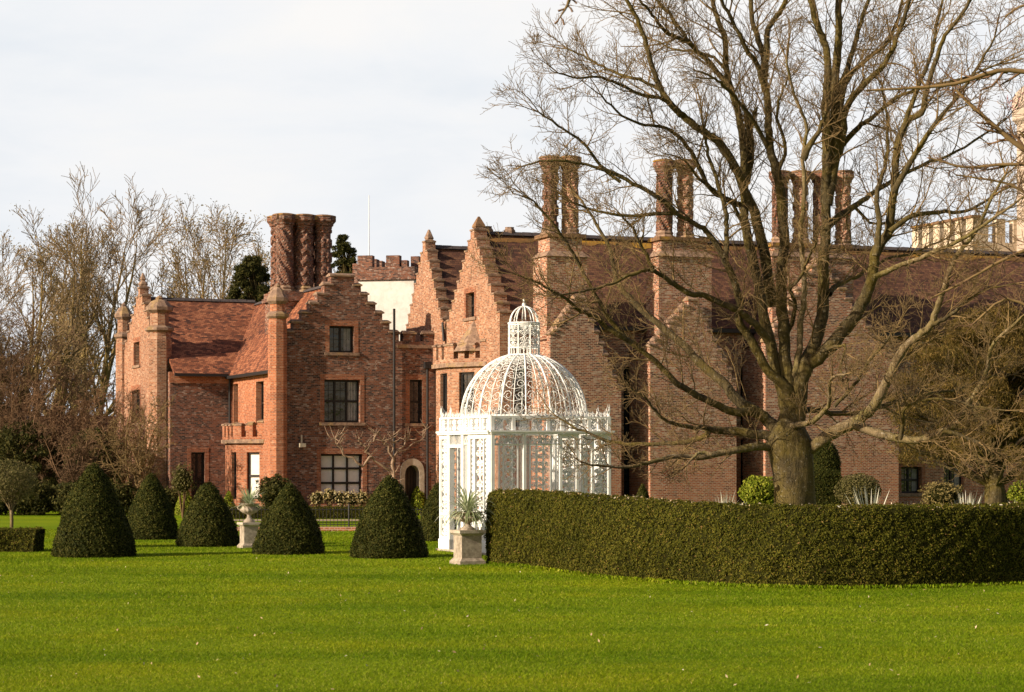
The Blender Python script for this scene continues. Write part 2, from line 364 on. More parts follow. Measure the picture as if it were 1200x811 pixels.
# ------------------------------------------------------------------ ground
g = MB()
g.quad((-500,-60,0),(500,-60,0),(500,900,0),(-500,900,0))
tag(g.build('lawn', M['lawn']), 'mown green lawn in front of the manor', 'lawn', kind='structure')
def grass_blades():
    n = 720000; y = 23.3+(82-23.3)*nrg.random(n)**1.55
    x = (nrg.random(n)-.5)*(y*.245*2.0)
    keep = np.ones(n, bool)
    P = np.stack([x, y, np.zeros(n)], 1)
    h = .026*nrg.uniform(.6, 1.4, n)*(1+.35*vnoise(P*[1,1,0], .9))*(y/35)**.3
    w = .0052*(y/25); a = nrg.uniform(0, 2*PI, n); le = nrg.normal(0, .028, (n,2))
    dx = np.cos(a)*w; dy = np.sin(a)*w
    V = np.stack([np.stack([x-dx, y-dy, np.full(n,-.004)],1), np.stack([x+dx, y+dy, np.full(n,-.004)],1), np.stack([x+le[:,0], y+le[:,1], h],1)], 1).reshape(-1,3)
    o = np_mesh('grass', V, np.arange(3*n).reshape(n,3), M['grass'])
    tag(o, 'short green grass blades of the lawn', 'grass', kind='stuff')
grass_blades()
def fallen(n, name, pts, size, label, cat):
    P = np.array(pts); V, Fq = leaves(P, np.tile([0,0,1.], (len(P),1)), size, .5)
    tag(np_mesh(name, V, Fq, M['fallen']), label, cat, kind='stuff')
pts = []
for i in range(330):
    y = rnd.uniform(24, 58); x = rnd.uniform(-.24, .24)*y; pts.append((x, y, .05))
fallen(170, 'fallen_leaves', pts, .024, 'pale fallen leaves and petals scattered over the lawn', 'leaves')

# ------------------------------------------------------------------ the manor
ANG = R(21); eu = (math.cos(ANG), math.sin(ANG)); ev = (-math.sin(ANG), math.cos(ANG))
OX, OY = (335-CX)/F*100, 100.0
def U(px, v):
    k = (px-CX)/F; return (k*(OY+ev[1]*v)-OX-ev[0]*v)/(eu[0]-k*eu[1])
def Vv(px, u):
    k = (px-CX)/F; return (k*(OY+eu[1]*u)-OX-eu[0]*u)/(ev[0]-k*ev[1])
def ZZ(py, u, v): return EYE+(HZ-py)/F*(OY+eu[1]*u+ev[1]*v)
def world(u, v, z=0): return Vector((OX+eu[0]*u+ev[0]*v, OY+eu[1]*u+ev[1]*v, z))
house = empty('manor_house', (OX, OY, 0), ANG, 'long old red brick manor house with crow-stepped gables and ornate twisted chimneys', 'house')

class Fr:
    """a wall plane: s runs along d, w outwards along n, z up"""
    def __init__(s, p, d, n): s.p = p; s.d = d; s.n = n
    def P(s, a, z, w=0): return (s.p[0]+s.d[0]*a+s.n[0]*w, s.p[1]+s.d[1]*a+s.n[1]*w, z)
    def box(s, mb, a0, a1, z0, z1, w0, w1):
        pts = [s.P(a0,z0,w1), s.P(a1,z0,w1), s.P(a1,z0,w0), s.P(a0,z0,w0), s.P(a0,z1,w1), s.P(a1,z1,w1), s.P(a1,z1,w0), s.P(a0,z1,w0)]
        mb.box8(pts)
def front(v): return Fr((0, v), (1,0), (0,-1))              # s = u
def left(u): return Fr((u, 0), (0,-1), (-1,0))              # s = -v
def line(p, q):                                             # wall from p to q, outward on the right-hand side when walking p->q with outside at right
    L = math.hypot(q[0]-p[0], q[1]-p[1]); d = ((q[0]-p[0])/L, (q[1]-p[1])/L); f = Fr(p, d, (d[1], -d[0])); f.L = L; return f
def slab(fr, cols, z0, holes, t, name, mat, parent=house):
    """cols: list of (s0,s1,ztop); wall of thickness t behind the plane, with rectangular openings"""
    xs = sorted({round(c[0],4) for c in cols}|{round(c[1],4) for c in cols}|{round(h[0],4) for h in holes}|{round(h[1],4) for h in holes})
    zs = sorted({z0}|{round(c[2],4) for c in cols}|{round(h[2],4) for h in holes}|{round(h[3],4) for h in holes})
    def solid(i, j):
        if i < 0 or j < 0 or i >= len(xs)-1 or j >= len(zs)-1: return False
        x = (xs[i]+xs[i+1])/2; z = (zs[j]+zs[j+1])/2
        if z < z0 or not any(c[0] <= x <= c[1] and z < c[2] for c in cols): return False
        return not any(h[0] < x < h[1] and h[2] < z < h[3] for h in holes)
    m = MB()
    for i in range(len(xs)-1):
        for j in range(len(zs)-1):
            if not solid(i, j): continue
            a, b, c, d = xs[i], xs[i+1], zs[j], zs[j+1]; P = fr.P
            m.quad(P(a,c), P(b,c), P(b,d), P(a,d)); m.quad(P(b,c,-t), P(a,c,-t), P(a,d,-t), P(b,d,-t))
            if not solid(i-1,j): m.quad(P(a,c,-t), P(a,c), P(a,d), P(a,d,-t))
            if not solid(i+1,j): m.quad(P(b,c), P(b,c,-t), P(b,d,-t), P(b,d))
            if not solid(i,j+1): m.quad(P(a,d), P(b,d), P(b,d,-t), P(a,d,-t))
            if not solid(i,j-1): m.quad(P(a,c,-t), P(b,c,-t), P(b,c), P(a,c))
    return m.build(name, mat, parent, uv=True)
def caps(fr, cols, t, mat=None, name='coping', h=.12, o=.07, pitched=True):
    """a little pitched cap on every step of a parapet"""
    m = MB()
    for a, b, z in cols:
        if pitched: z -= rnd.uniform(0, .05)
        a -= o*rnd.uniform(.4,1.6); b += o*rnd.uniform(.4,1.6); P = fr.P; w0, w1, wm = -t-o, o, -t/2
        z = z+.004; q = h*rnd.uniform(.85, 1.25)
        fr.box(m, a, b, z, z+.07, w0, w1)
        if pitched: m.add([P(a+.02,z+.074,w1-.02), P(b-.02,z+.074,w1-.02), P(b-.02,z+.074,w0+.02), P(a+.02,z+.074,w0+.02), P(a+.05,z+.074+q,wm), P(b-.05,z+.074+q,wm)], [(0,1,5,4),(2,3,4,5),(1,2,5),(3,0,4)])
    return m.build(name, mat or M['coping'], house)
def window(fr, a0, a1, z0, z1, nx=2, nz=2, curtain=None, sur='brick_dress', rec=.26, fm='black_wood', leaded=True, sill=True):
    f = MB(); w1 = -rec; w0 = -rec-.10; ft = .085
    for (x0,x1,y0,y1) in ((a0,a0+ft,z0,z1),(a1-ft,a1,z0,z1),(a0+ft,a1-ft,z0,z0+ft),(a0+ft,a1-ft,z1-ft,z1)): fr.box(f, x0,x1,y0,y1,w0,w1)
    for i in range(1, nx):
        x = a0+(a1-a0)*i/nx; fr.box(f, x-.045, x+.045, z0+ft, z1-ft, w0+.003, w1-.003)
    for j in range(1, nz):
        z = z0+(z1-z0)*j/nz; fr.box(f, a0+ft, a1-ft, z-.05, z+.05, w0-.004, w1+.004)
    wo = f.build('window', M[fm], house)
    g = MB()
    fr.box(g, a0+.03, a1-.03, z0+.03, z1-.03, w0+.02, w0+.035)
    g.build('pane', M['glass'] if curtain != 'full' else M['curtain'], wo)
    if leaded:
        b = MB(); n = max(2, int((a1-a0)/.28)); q = max(2, int((z1-z0)/.42))
        for i in range(1, n): fr.box(b, a0+(a1-a0)*i/n-.009, a0+(a1-a0)*i/n+.009, z0+ft, z1-ft, w0+.036, w0+.055)
        for j in range(1, q): fr.box(b, a0+ft, a1-ft, z0+(z1-z0)*j/q-.009, z0+(z1-z0)*j/q+.009, w0+.037, w0+.052)
        b.build('glazing_bar', M['lead'], wo)
    if curtain == 'side':
        c = MB(); 
        for k in range(7):
            x = a0+(a1-a0)*(.66+.045*k); fr.box(c, x, x+(a1-a0)*.028, z0+.1, z1-.1, w0+.036, w0+.05+.01*(k % 2))
        c.build('curtain', M['net'], wo)
    if sur:
        s = MB(); q = .20
        fr.box(s, a0-q, a0, z0, z1, -.10, .012); fr.box(s, a1, a1+q, z0, z1, -.10, .012)
        fr.box(s, a0-q, a1+q, z1, z1+.24, -.10, .014)
        auto_uv(s.build('surround', M[sur], wo).data)
        if sill:
            s = MB(); fr.box(s, a0-q-.04, a1+q+.04, z0-.14, z0-.004, -.12, .07); s.build('sill', M['coping'], wo)
    return wo
def rectF(v, x0, x1, y0, y1):        # pixels -> rectangle on a front plane
    a, b = U(x0, v), U(x1, v); m = (a+b)/2; return a, b, ZZ(y1, m, v), ZZ(y0, m, v)
def rectL(u, x0, x1, y0, y1):        # pixels -> rectangle on a left-facing plane (s=-v)
    a, b = -Vv(x0, u), -Vv(x1, u); m = -(a+b)/2; return a, b, ZZ(y1, u, m), ZZ(y0, u, m)
def roof_plane(name, pts, mat, t=.14):
    p = [Vector(x) for x in pts]; n = (p[1]-p[0]).cross(p[-1]-p[0]).normalized()
    if n.z < 0: p = p[::-1]; n = -n
    k = len(p); m = MB(); m.add(p+[x-n*t for x in p], [tuple(range(k)), tuple(range(2*k-1, k-1, -1))]+[(i, i+k, (i+1) % k+k, (i+1) % k) for i in range(k)])
    return m.build(name, mat, house, uv=True)
def ridge_tiles(p, q, name='ridge', mat=None, h=.16):
    p, q = Vector(p), Vector(q); n = max(1, int((q-p).length/.45)); d = (q-p)/n; m = MB(); s = Vector((-d.y, d.x, 0)).normalized()
    for i in range(n):
        a = p+d*i+d*.02; b = p+d*(i+1)-d*.02; j = rnd.uniform(-.012, .012); up = Vector((0,0,h*.55+j)); dn = Vector((0,0,-.06))
        m.add([a+s*.16+dn, a+up, a-s*.16+dn, b+s*.16+dn, b+up, b-s*.16+dn], [(0,1,4,3),(1,2,5,4),(2,1,0),(3,4,5)])
    return m.build(name, mat or M['ridge'], house)

# ---- block B: the frontal stepped gable (v = 0)
fB = front(0)
uz = lambda px: U(px, 0); zz = lambda px, py: ZZ(py, U(px,0), 0)
colsB = []
for x0, x1, y in ((335,344,389),(344,354,378),(354,363,367),(363,372,356),(372,380,345),(380,388,334),(388,415,323),(415,423,334),(423,431,345),(431,440,356),(440,448,367),(448,456.5,378),(456.5,465,389)):
    colsB.append((uz(x0), uz(x1), zz((x0+x1)/2, y)))
wallB = [(uz(465), uz(511), zz(488, 400))]
mer = [(uz(465), uz(467.5), zz(470,391)), (uz(473), uz(487), zz(480, 391)), (uz(497), uz(511), zz(503, 391))]
holesB = [rectF(0,386,415,382,413), rectF(0,380,422,445,495), rectF(0,376,425,532,583), rectF(0,480,495,445,496), rectF(0,469,497,537,606)]
holesB[4] = (holesB[4][0], holesB[4][1], 0.0, holesB[4][3])
slab(fB, colsB+wallB+[(a,b,z) for a,b,z in mer], -.2, holesB, .55, 'gable_wall', M['brick'])
caps(fB, colsB, .55, h=.10)
for c_ in mer: caps(fB, [c_], .55, h=.10)
window(fB, *holesB[0], nx=2, nz=1, curtain='side'); window(fB, *holesB[1], nx=3, nz=2, curtain='side'); window(fB, *holesB[2], nx=3, nz=3, curtain='full', leaded=False)
window(fB, *holesB[3], nx=1, nz=2)
# string course under the parapet and relieving arch over the attic window
sc_ = MB(); fB.box(sc_, uz(465)+.01, uz(511), zz(488,404)-.16, zz(488,404), .002, .09); sc_.build('string_course', M['coping'], house)
# stone arched doorway
dx0, dx1, _, dz1 = holesB[4]; dm = (dx0+dx1)/2; dw = (dx1-dx0)/2
def arch_pts(w, zs, rise, n=14): return [(dm+w*math.cos(PI*i/n), zs+rise*math.sin(PI*i/n)**.8) for i in range(n+1)]
m = MB(); zs = dz1-.75
o1 = [(dm+dw,0)]+arch_pts(dw-.002, zs, .74)+[(dm-dw,0)]; i1 = [(dm+dw*.62,0)]+arch_pts(dw*.62, zs-.05, .48)+[(dm-dw*.62,0)]
for a in range(len(o1)-1):
    for w_, fl in ((.05, 0), (-.5, 1)):
        q = [fB.P(i1[a][0], i1[a][1], w_), fB.P(o1[a][0], o1[a][1], w_), fB.P(o1[a+1][0], o1[a+1][1], w_), fB.P(i1[a+1][0], i1[a+1][1], w_)]
        m.quad(*(q if not fl else q[::-1]))
    m.quad(fB.P(*i1[a], .05), fB.P(*i1[a+1], .05), fB.P(*i1[a+1], -.5), fB.P(*i1[a], -.5))
    m.quad(fB.P(*o1[a+1], .05), fB.P(*o1[a], .05), fB.P(*o1[a], -.5), fB.P(*o1[a+1], -.5))
drw = m.build('doorway', M['stone'], house)
m = MB(); fB.box(m, dx0, dx1, 0, dz1, -.54, -.515)
for k in range(5): fB.box(m, dm-dw*.6+k*dw*.25, dm-dw*.6+k*dw*.25+dw*.21, 0, dz1-.3, -.513, -.48)
m.build('door', plain('oak_door', (.045,.028,.02), .6, .3), drw)
m = MB()   # spandrels between the arch and the square opening
for sg in (1, -1):
    ap = [p for p in arch_pts(dw-.004, zs, .74) if (p[0]-dm)*sg >= -1e-6]
    if sg < 0: ap = ap[::-1]
    cor = (dm+sg*dw, dz1)
    for a in range(len(ap)-1): m.add([fB.P(*cor,-.02), fB.P(*ap[a],-.02), fB.P(*ap[a+1],-.02)], [(0,1,2)])
m.build('spandrel', M['brick'], house, uv=True)

# B left wall (u = 0), roof, corner turret
vA = Vv(272, 0)
fL = left(0); eaveZ = ZZ(433, 0, 2.5)
hl = [rectL(0,300,309,447,497), rectL(0,273.5,279,450,500)]
slab(fL, [(-vA-.1, -.02, eaveZ)], -.2, hl, .5, 'side_wall', M['brick_orange'])
window(fL, *hl[0], nx=1, nz=2, sur=None); window(fL, *hl[1], nx=1, nz=1, sur=None, fm='black_wood')
uR0 = uz(401); ridB = zz(401, 331); uE = uz(465)
k_ = (ridB-eaveZ)/(uR0+.25)
vend = vA+7
roof_plane('roof', [(-.25, .5, eaveZ-.05), (-.25, vend, eaveZ-.05), (uR0, vend, ridB), (uR0, .5, ridB)], M['roof'])
roof_plane('roof', [(uE+.1, .5, ridB-(uE+.1-uR0)*k_), (uR0, .5, ridB), (uR0, vend, ridB), (uE+.1, vend, ridB-(uE+.1-uR0)*k_)], M['roof'])
ridge_tiles((uR0, .56, ridB+.02), (uR0, vend, ridB+.02))
m = MB()                                                 # flat leads behind the crenellated wall
m.box(uE-.3, uz(511), .56, 12, 0, zz(488,403)); m.build('flat_roof', M['ridge'], house)
gt = MB(); fL.box(gt, -vA, -.6, eaveZ-.2, eaveZ-.05, .20, .36); gt.build('gutter', M['lead'], house)
def turret(name, u, v, r, pts, mat, z0=-.1, ph=PI/8):
    """octagonal corner turret; pts = dict of z levels"""
    zs1, zc, zt = pts
    m = MB(); m.lathe(u, v, [(r*1.08, z0), (r*1.08, zs1-.35), (r, zs1-.2), (r, zs1)], 8, ph); t = m.build(name, mat, house, uv=True)
    m = MB(); m.lathe(u, v, [(r*1.0, zs1+.004), (r*1.3, zs1+.10), (r*1.3, zs1+.22), (r*.86, zs1+.34)], 8, ph); m.build('moulding', M['coping'], t)
    m = MB(); m.lathe(u, v, [(r*.84, zs1+.344), (r*.84, zc)], 8, ph); auto_uv(m.build('neck', mat, t).data)
    m = MB(); m.lathe(u, v, [(r*.9, zc+.004), (r*1.22, zc+.14), (r*1.24, zc+.30), (r*.98, zc+.42), (r*.72, zc+.42+(zt-zc-.42)*.38), (r*.30, zt-.18), (r*.36, zt-.12), (r*.10, zt)], 8, ph); m.build('cap', M['coping'], t)
    return t
turret('corner_turret', -.36, .10, .40, (ZZ(374,0,0), ZZ(357,0,0), ZZ(332,0,0)), M['brick_orange'])

# canted bays with battlements
def bay(u0, pxs, ytop, ymer, ystr, wins, mat, roofspec=None):
    px_w0, px1, px2 = pxs; c = .95
    v0 = Vv(px_w0, u0); v1 = Vv(px1, u0-c); v2 = Vv(px2, u0-c)
    pts = [(u0, v2+c*.8), (u0-c, v2), (u0-c, v1), (u0, v0)]
    pts2 = [(u0, v2+c*.8+.16), (u0-c-.13, v2+.05), (u0-c-.13, v1-.05), (u0, v0-.20)]
    for i in range(3):
        fr = line(pts[i], pts[i+1]); L = fr.L
        zt = ZZ(ytop, u0-.5, v1); zm = ZZ(ymer, u0-.5, v1); zs = ZZ(ystr, u0-.5, v1)
        holes = []
        if i in (1, 2):
            for (x0, x1, y0, y1) in wins.get(i, []):
                def s_of(px):
                    k = (px-CX)/F; A, B = world(*fr.p), fr.d
                    dxw = eu[0]*B[0]+ev[0]*B[1]; dyw = eu[1]*B[0]+ev[1]*B[1]
                    return (k*A.y-A.x)/(dxw-k*dyw)
                holes.append((max(.08, s_of(x0)), min(L-.08, s_of(x1)), ZZ(y1, u0-.5, v1), ZZ(y0, u0-.5, v1)))
        n = max(2, int(round(L/.58))); mers = [(L*k/(n-.42), L*(k+.58)/(n-.42), zm) for k in range(n)]
        if i == 2: mers[-1] = (mers[-1][0], L, zm+.12)
        slab(fr, [(0, L, zs)], -.1, holes, .28, 'bay_wall', mat)
        fr0 = fr; fr = line(pts2[i], pts2[i+1]); L = fr.L; mers = [(L*k/(n-.42), L*(k+.58)/(n-.42), zm) for k in range(n)]
        if i == 2: mers[-1] = (mers[-1][0], L, zm+.12)
        slab(fr, [(0, L, zt)]+mers, zs+.081, [], .30, 'bay_parapet', mat)
        caps(fr, [(a+.04, b-.04, z) for a, b, z in mers], .30, h=.06, o=.05)
        s = MB(); fr.box(s, -.03, L+.03, zs-.10, zs+.078, -.2, .06); s.build('string_course', M['coping'], house)
        for h in holes: window(fr0, *h, nx=2 if h[1]-h[0] > 1 else 1, nz=2, curtain='full' if wins.get('curtain') and i == 2 else None, sur=None, rec=.12, leaded=not wins.get('curtain'))
    m = MB(); m.prism(pts, ZZ(ytop, u0-.5, v1)-.35, ZZ(ytop, u0-.5, v1)-.2); m.build('bay_roof', M['ridge'], house)
    if roofspec:
        yb, yt = roofspec; zb = ZZ(yb, u0, v1); ztp = ZZ(yt, u0, v1)
        vm = (v0+v2+c*.8)/2 - .9; s_ = 1.15
        base = [(u0-.005, vm+s_), (u0-.75, vm+s_*.75), (u0-.95, vm), (u0-.75, vm-s_*.75), (u0-.005, vm-s_)]
        m = MB(); m.add([(x,y,zb) for x,y in base]+[(u0-.02, vm, ztp)], [(0,1,5),(1,2,5),(2,3,5),(3,4,5),(4,3,2,1,0)]); m.build('bay_roof', M['coping'], house)
bay(0, (308, 278, 264), 512, 498, 517, {1: [(271.5,277,530,585)], 2: [(289,304,530,585)], 'curtain': 1}, M['brick_orange'])

# ---- block A: left range (v = vA) and its left gable end
uA = U(191, vA); fA = front(vA); zEA = ZZ(436, U(230,vA), vA)
ha = [rectF(vA, 224, 240, 530, 606)]; ha[0] = (ha[0][0], ha[0][1], 0, ha[0][3])
slab(fA, [(uA+.35, .1, zEA)], -.2, ha, .5, 'range_wall', M['brick'])
window(fA, *ha[0], nx=2, nz=2)
sc_ = MB(); fA.box(sc_, uA+.3, -.05, zEA-.55, zEA-.02, .003, .05); auto_uv(sc_.build('eaves_band', M['brick_orange'], house).data)
vAe = Vv(137, uA); vAc = Vv(163, uA); zRA = ZZ(352.5, U(240, vAc), vAc)
ovh = .3
roof_plane('roof', [(uA+.5, vA-ovh, zEA-.1), (uR0+.6, vA-ovh, zEA-.1), (uR0+.6, vAc, zRA), (uA+.5, vAc, zRA)], M['roof'])
roof_plane('roof', [(uA+.5, vAc, zRA), (uR0+.6, vAc, zRA), (uR0+.6, 2*vAc-vA+ovh, zEA-.1), (uA+.5, 2*vAc-vA+ovh, zEA-.1)], M['roof'])
ridge_tiles((uA+.5, vAc, zRA+.03), (uR0, vAc, zRA+.03))
gt = MB(); fA.box(gt, uA+.5, -.3, zEA-.22, zEA-.08, .26, .40); gt.build('gutter', M['lead'], house)
fAL = left(uA); sc0 = -vAc
half = vAc-Vv(186, uA)
def stepped(sc, half, zlow, ztop, n, capw):
    cols = []; st = (half-capw)/n
    for i in range(n):
        z = zlow+(ztop-zlow)*i/n
        cols.append((sc-half+st*i, sc-half+st*(i+1), z)); cols.append((sc+half-st*(i+1), sc+half-st*i, z))
    cols.append((sc-capw, sc+capw, ztop)); return sorted(cols)
zgl = ZZ(415, uA, vAc); zgt = ZZ(338, uA, vAc)
ca = stepped(sc0, half, zgl, zgt, 8, .22)
hA = [rectL(uA,157,163.5,401,428), rectL(uA,154.5,164,457,496)]
slab(fAL, ca, -.2, hA, .45, 'gable_wall', M['brick_pink']); caps(fAL, ca, .45, h=.12, o=.05)
for h in hA: window(fAL, *h, nx=1, nz=2)
m = MB(); m.lathe(uA+.2, vAc, [(.16,zgt+.1),(.26,zgt+.2),(.22,zgt+.3),(.11,zgt+.40),(.18,zgt+.47),(.03,zgt+.8)], 6); m.build('finial', M['coping'], house)
turret('corner_turret', uA+.12, Vv(184,uA), .56, (ZZ(388,uA,vA), ZZ(365,uA,vA), ZZ(344,uA,vA)), M['brick_pink'])
turret('corner_turret', uA+.05, Vv(144,uA), .40, (ZZ(399,uA,vAe), ZZ(377,uA,vAe), ZZ(357,uA,vAe)), M['brick_pink'])
m = MB(); m.box(uA+.46, uR0, 2*vAc-vA-.4, 2*vAc-vA, 0, zEA); m.build('rear_wall', M['brick'], house, uv=True)

# ---- chimneys
def shaft(u, v, r, z0, z1, kind, parent, mat):
    """moulded brick chimney shaft with real relief: spiral, zigzag or lozenge"""
    n, mrows = 40, 46; vs = []; fs = []; H = z1-z0
    m = MB(); m.lathe(u, v, [(r*1.40,z0+.002),(r*1.40,z0+.10),(r*1.15,z0+.17),(r*1.26,z0+.24),(r*1.02,z0+.36)], 8, PI/8); m.build('base_moulding', M['coping'], parent)
    prof = [(1.0,.05),(1.0,.34)]
    for r_, z in prof:
        for i in range(n): a = 2*PI*i/n; oc = 1/math.cos(((a+PI/8) % (PI/4))-PI/8)*.96; vs.append((u+r*r_*oc*math.cos(a), v+r*r_*oc*math.sin(a), z0+z))
    zb, zt = z0+.36, z1-.62
    for j in range(mrows+1):
        z = zb+(zt-zb)*j/mrows; 
        for i in range(n):
            a = 2*PI*i/n
            if kind == 0: d = .085*(math.sin(5*a+(z-zb)*7.5) > 0)
            elif kind == 1: d = .08*(abs((((z-zb)*1.9+(abs(((a*6/(2*PI)) % 1)-.5)*1.0)) % 1)-.5) < .25)
            elif kind == 2: d = .07*(math.sin(4*a+(z-zb)*4.5)*math.sin(4*a-(z-zb)*4.5) > .25)
            else: d = .075*(math.sin(9*a-(z-zb)*5) > .1)
            vs.append((u+(r*.90+d)*math.cos(a), v+(r*.90+d)*math.sin(a), z))
    for r_, z in ((1.0,-.60),(1.06,-.52),(1.06,-.46),(1.22,-.42),(1.24,-.34),(1.55,-.20),(1.55,-.06),(1.40,0)):
        for i in range(n): a = 2*PI*i/n; oc = 1/math.cos(((a+PI/8) % (PI/4))-PI/8)*.96; vs.append((u+r*r_*oc*math.cos(a), v+r*r_*oc*math.sin(a), z1+z))
    rows = len(vs)//n
    for j in range(rows-1):
        for i in range(n): k = (i+1) % n; fs.append((j*n+i, j*n+k, (j+1)*n+k, (j+1)*n+i))
    fs.append(tuple((rows-1)*n+i for i in range(n)))
    o = np_mesh('shaft', vs, fs, mat, parent, uv=True)
    m = MB(); m.lathe(u, v, [(r*1.60, z1+.004), (r*1.54, z1+.07), (r*.8, z1+.12)], 8, PI/8); m.build('cap', M['lichen_cap'], parent)
    return o
cv = 6.8; cu = U(357, cv); ztop = ZZ(254, cu, cv); zbs = ZZ(341, cu, cv)
m = MB(); m.box(cu-1.55, cu+1.5, cv-.65, cv+1.6, zbs-2.6, zbs-.55); m.box(cu-1.68, cu+1.63, cv-.78, cv+1.73, zbs-.546, zbs-.35); m.box(cu-1.6, cu+1.55, cv-.7, cv+1.65, zbs-.346, zbs-.1)
chc = m.build('chimney_stack', M['brick'], house, uv=True)
for i, (du, dv) in enumerate(((-1.0,0),(0,0),(.95,0),(-1.0,1.0),(0,1.0),(.95,1.0))): shaft(cu+du, cv+dv, .385, zbs-.12, ztop, (0,1,2,1,2,0)[i], chc, M['brick'])
m = MB(); m.box(cu-1.5, cu+1.45, cv-.42, cv+1.42, ztop-.16, ztop+.03); m.build('linking_cap', M['lichen_cap'], chc)

# ---- D2: left gable end of the main range, D1 behind it, bay on D2
uD = U(510, 0); fD = left(uD)
vN = Vv(584, uD); vFar = Vv(522, uD); vC = Vv(553.5, uD); vm_ = vN
zeD = ZZ(366, uD, vN); ztD = ZZ(270, uD, vC)
cd = stepped(-vC, (vFar-vN)/2, zeD, ztD, 9, .24)
cd.append((-.02, -vFar, zeD)) if -.02 < -vFar else cd.append((-vFar-1.6, -vFar, ZZ(385,uD,vFar)))
hD = [rectL(uD,546,556,343,372)]
slab(fD, cd, -.2, hD, .6, 'gable_wall', M['brick_pink']); caps(fD, [c for c in cd if c[1]-c[0] < 1], .6, h=.10, o=.03)
window(fD, *hD[0], nx=1, nz=2, sur='brick_dress')
m = MB(); m.lathe(uD+.3, vC, [(.24,ztD+.08),(.34,ztD+.16),(.30,ztD+.26),(.05,ztD+.62)], 4, PI/4); m.build('finial', M['lichen_cap'], house)
bay(uD, (568, 527, 511), 421, 405, 428, {1: [(516,524,437,530)], 2: [(538,556,437,530)]}, M['brick_pink'], (413, 376))
v1c = Vv(498, uD); v1n = Vv(522.5, uD); z1l = ZZ(385, uD, v1n); z1t = ZZ(284, uD, v1c)
c1 = stepped(-v1c, v1c-v1n, z1l, z1t, 9, .2)
slab(fD if False else left(uD-.05), c1, zz(488,403)-.5, [], .5, 'gable_wall', M['brick_pink']); caps(left(uD-.05), c1, .5, h=.10, o=.03)
m = MB(); m.lathe(uD+.2, v1c, [(.16,z1t+.08),(.24,z1t+.2),(.18,z1t+.32),(.05,z1t+.6)], 6); m.build('finial', M['coping'], house)
# roofs of the two ranges
uEnd = U(1290, vm_)
zR = ZZ(275.5, U(600, vC), vC)
zEv = ZZ(372, uD, vN)
roof_plane('roof', [(uD+.55, vm_-.3, zEv-.25), (uEnd, vm_-.3, zEv-.25), (uEnd, vC, zR), (uD+.55, vC, zR)], M['roof_dark'])
roof_plane('roof', [(uD+.55, vC, zR), (uEnd, vC, zR), (uEnd, 2*vC-vm_, zEv-.25), (uD+.55, 2*vC-vm_, zEv-.25)], M['roof_dark'])
ridge_tiles((uD+.55, vC, zR+.04), (uEnd, vC, zR+.04), h=.2)
m = MB(); nrm = Vector((0, -(zR-zEv+.25), (vC-vm_+.3))).normalized(); dn = Vector((0, -(vC-vm_+.3), -(zR-zEv+.25))).normalized(); nL = 160; vs = []
for i in range(nL+1):
    p0 = Vector((uD+.7+(uEnd-uD-.8)*i/nL, vC, zR))+dn*.20+nrm*.012; vs += [p0, p0+dn*(.05+.16*rnd.random()+.10*(math.sin(i*.35)+1))]
m.add(vs, [(2*i+1, 2*i+3, 2*i+2, 2*i) for i in range(nL)])
m.build('ridge_lichen', M['ridge_lichen'], house)
zR1 = ZZ(291, U(515, v1c), v1c)
roof_plane('roof', [(uD+.4, v1n-.1, z1l-.2), (uEnd-20, v1n-.1, z1l-.2), (uEnd-20, v1c, zR1), (uD+.4, v1c, zR1)], M['roof_dark'])
roof_plane('roof', [(uD+.4, v1c, zR1), (uEnd-20, v1c, zR1), (uEnd-20, 2*v1c-v1n, z1l-.2), (uD+.4, 2*v1c-v1n, z1l-.2)], M['roof_dark'])
ridge_tiles((uD+.4, v1c, zR1+.04), (uEnd-20, v1c, zR1+.04), h=.2)
m = MB()
for px in (573, 599): m.lathe(U(px, vC), vC+.2, [(.28,zR-.2),(.28,zR+.2),(.2,zR+.3),(.22,zR+.36)], 8)
m.build('chimney_pot', M['coping'], house)
# main front wall
fM = front(vm_); zW = zEv-.35
hM = []
for (x0,x1,y0,y1) in ((594,616,430,500),(731,746,430,515),(731,748,528,596),(868,886,430,505),(868,888,515,596),(1056,1080,547,578),(1106,1130,545,600),(1150,1172,440,480),(1075,1098,440,480)):
    hM.append(rectF(vm_, x0, x1, y0, y1))
slab(fM, [(uD+.6, uEnd, zW)], -.2, hM, .5, 'front_wall', M['brick_dark'])
for h in hM: window(fM, *h, nx=2, nz=2, curtain='side' if rnd.random() < .4 else None, sur='brick_dress' if rnd.random() < .5 else None)
gt = MB(); fM.box(gt, uD+.7, uEnd, zEv-.45, zEv-.28, .28, .42); gt.build('gutter', M['lead'], house)
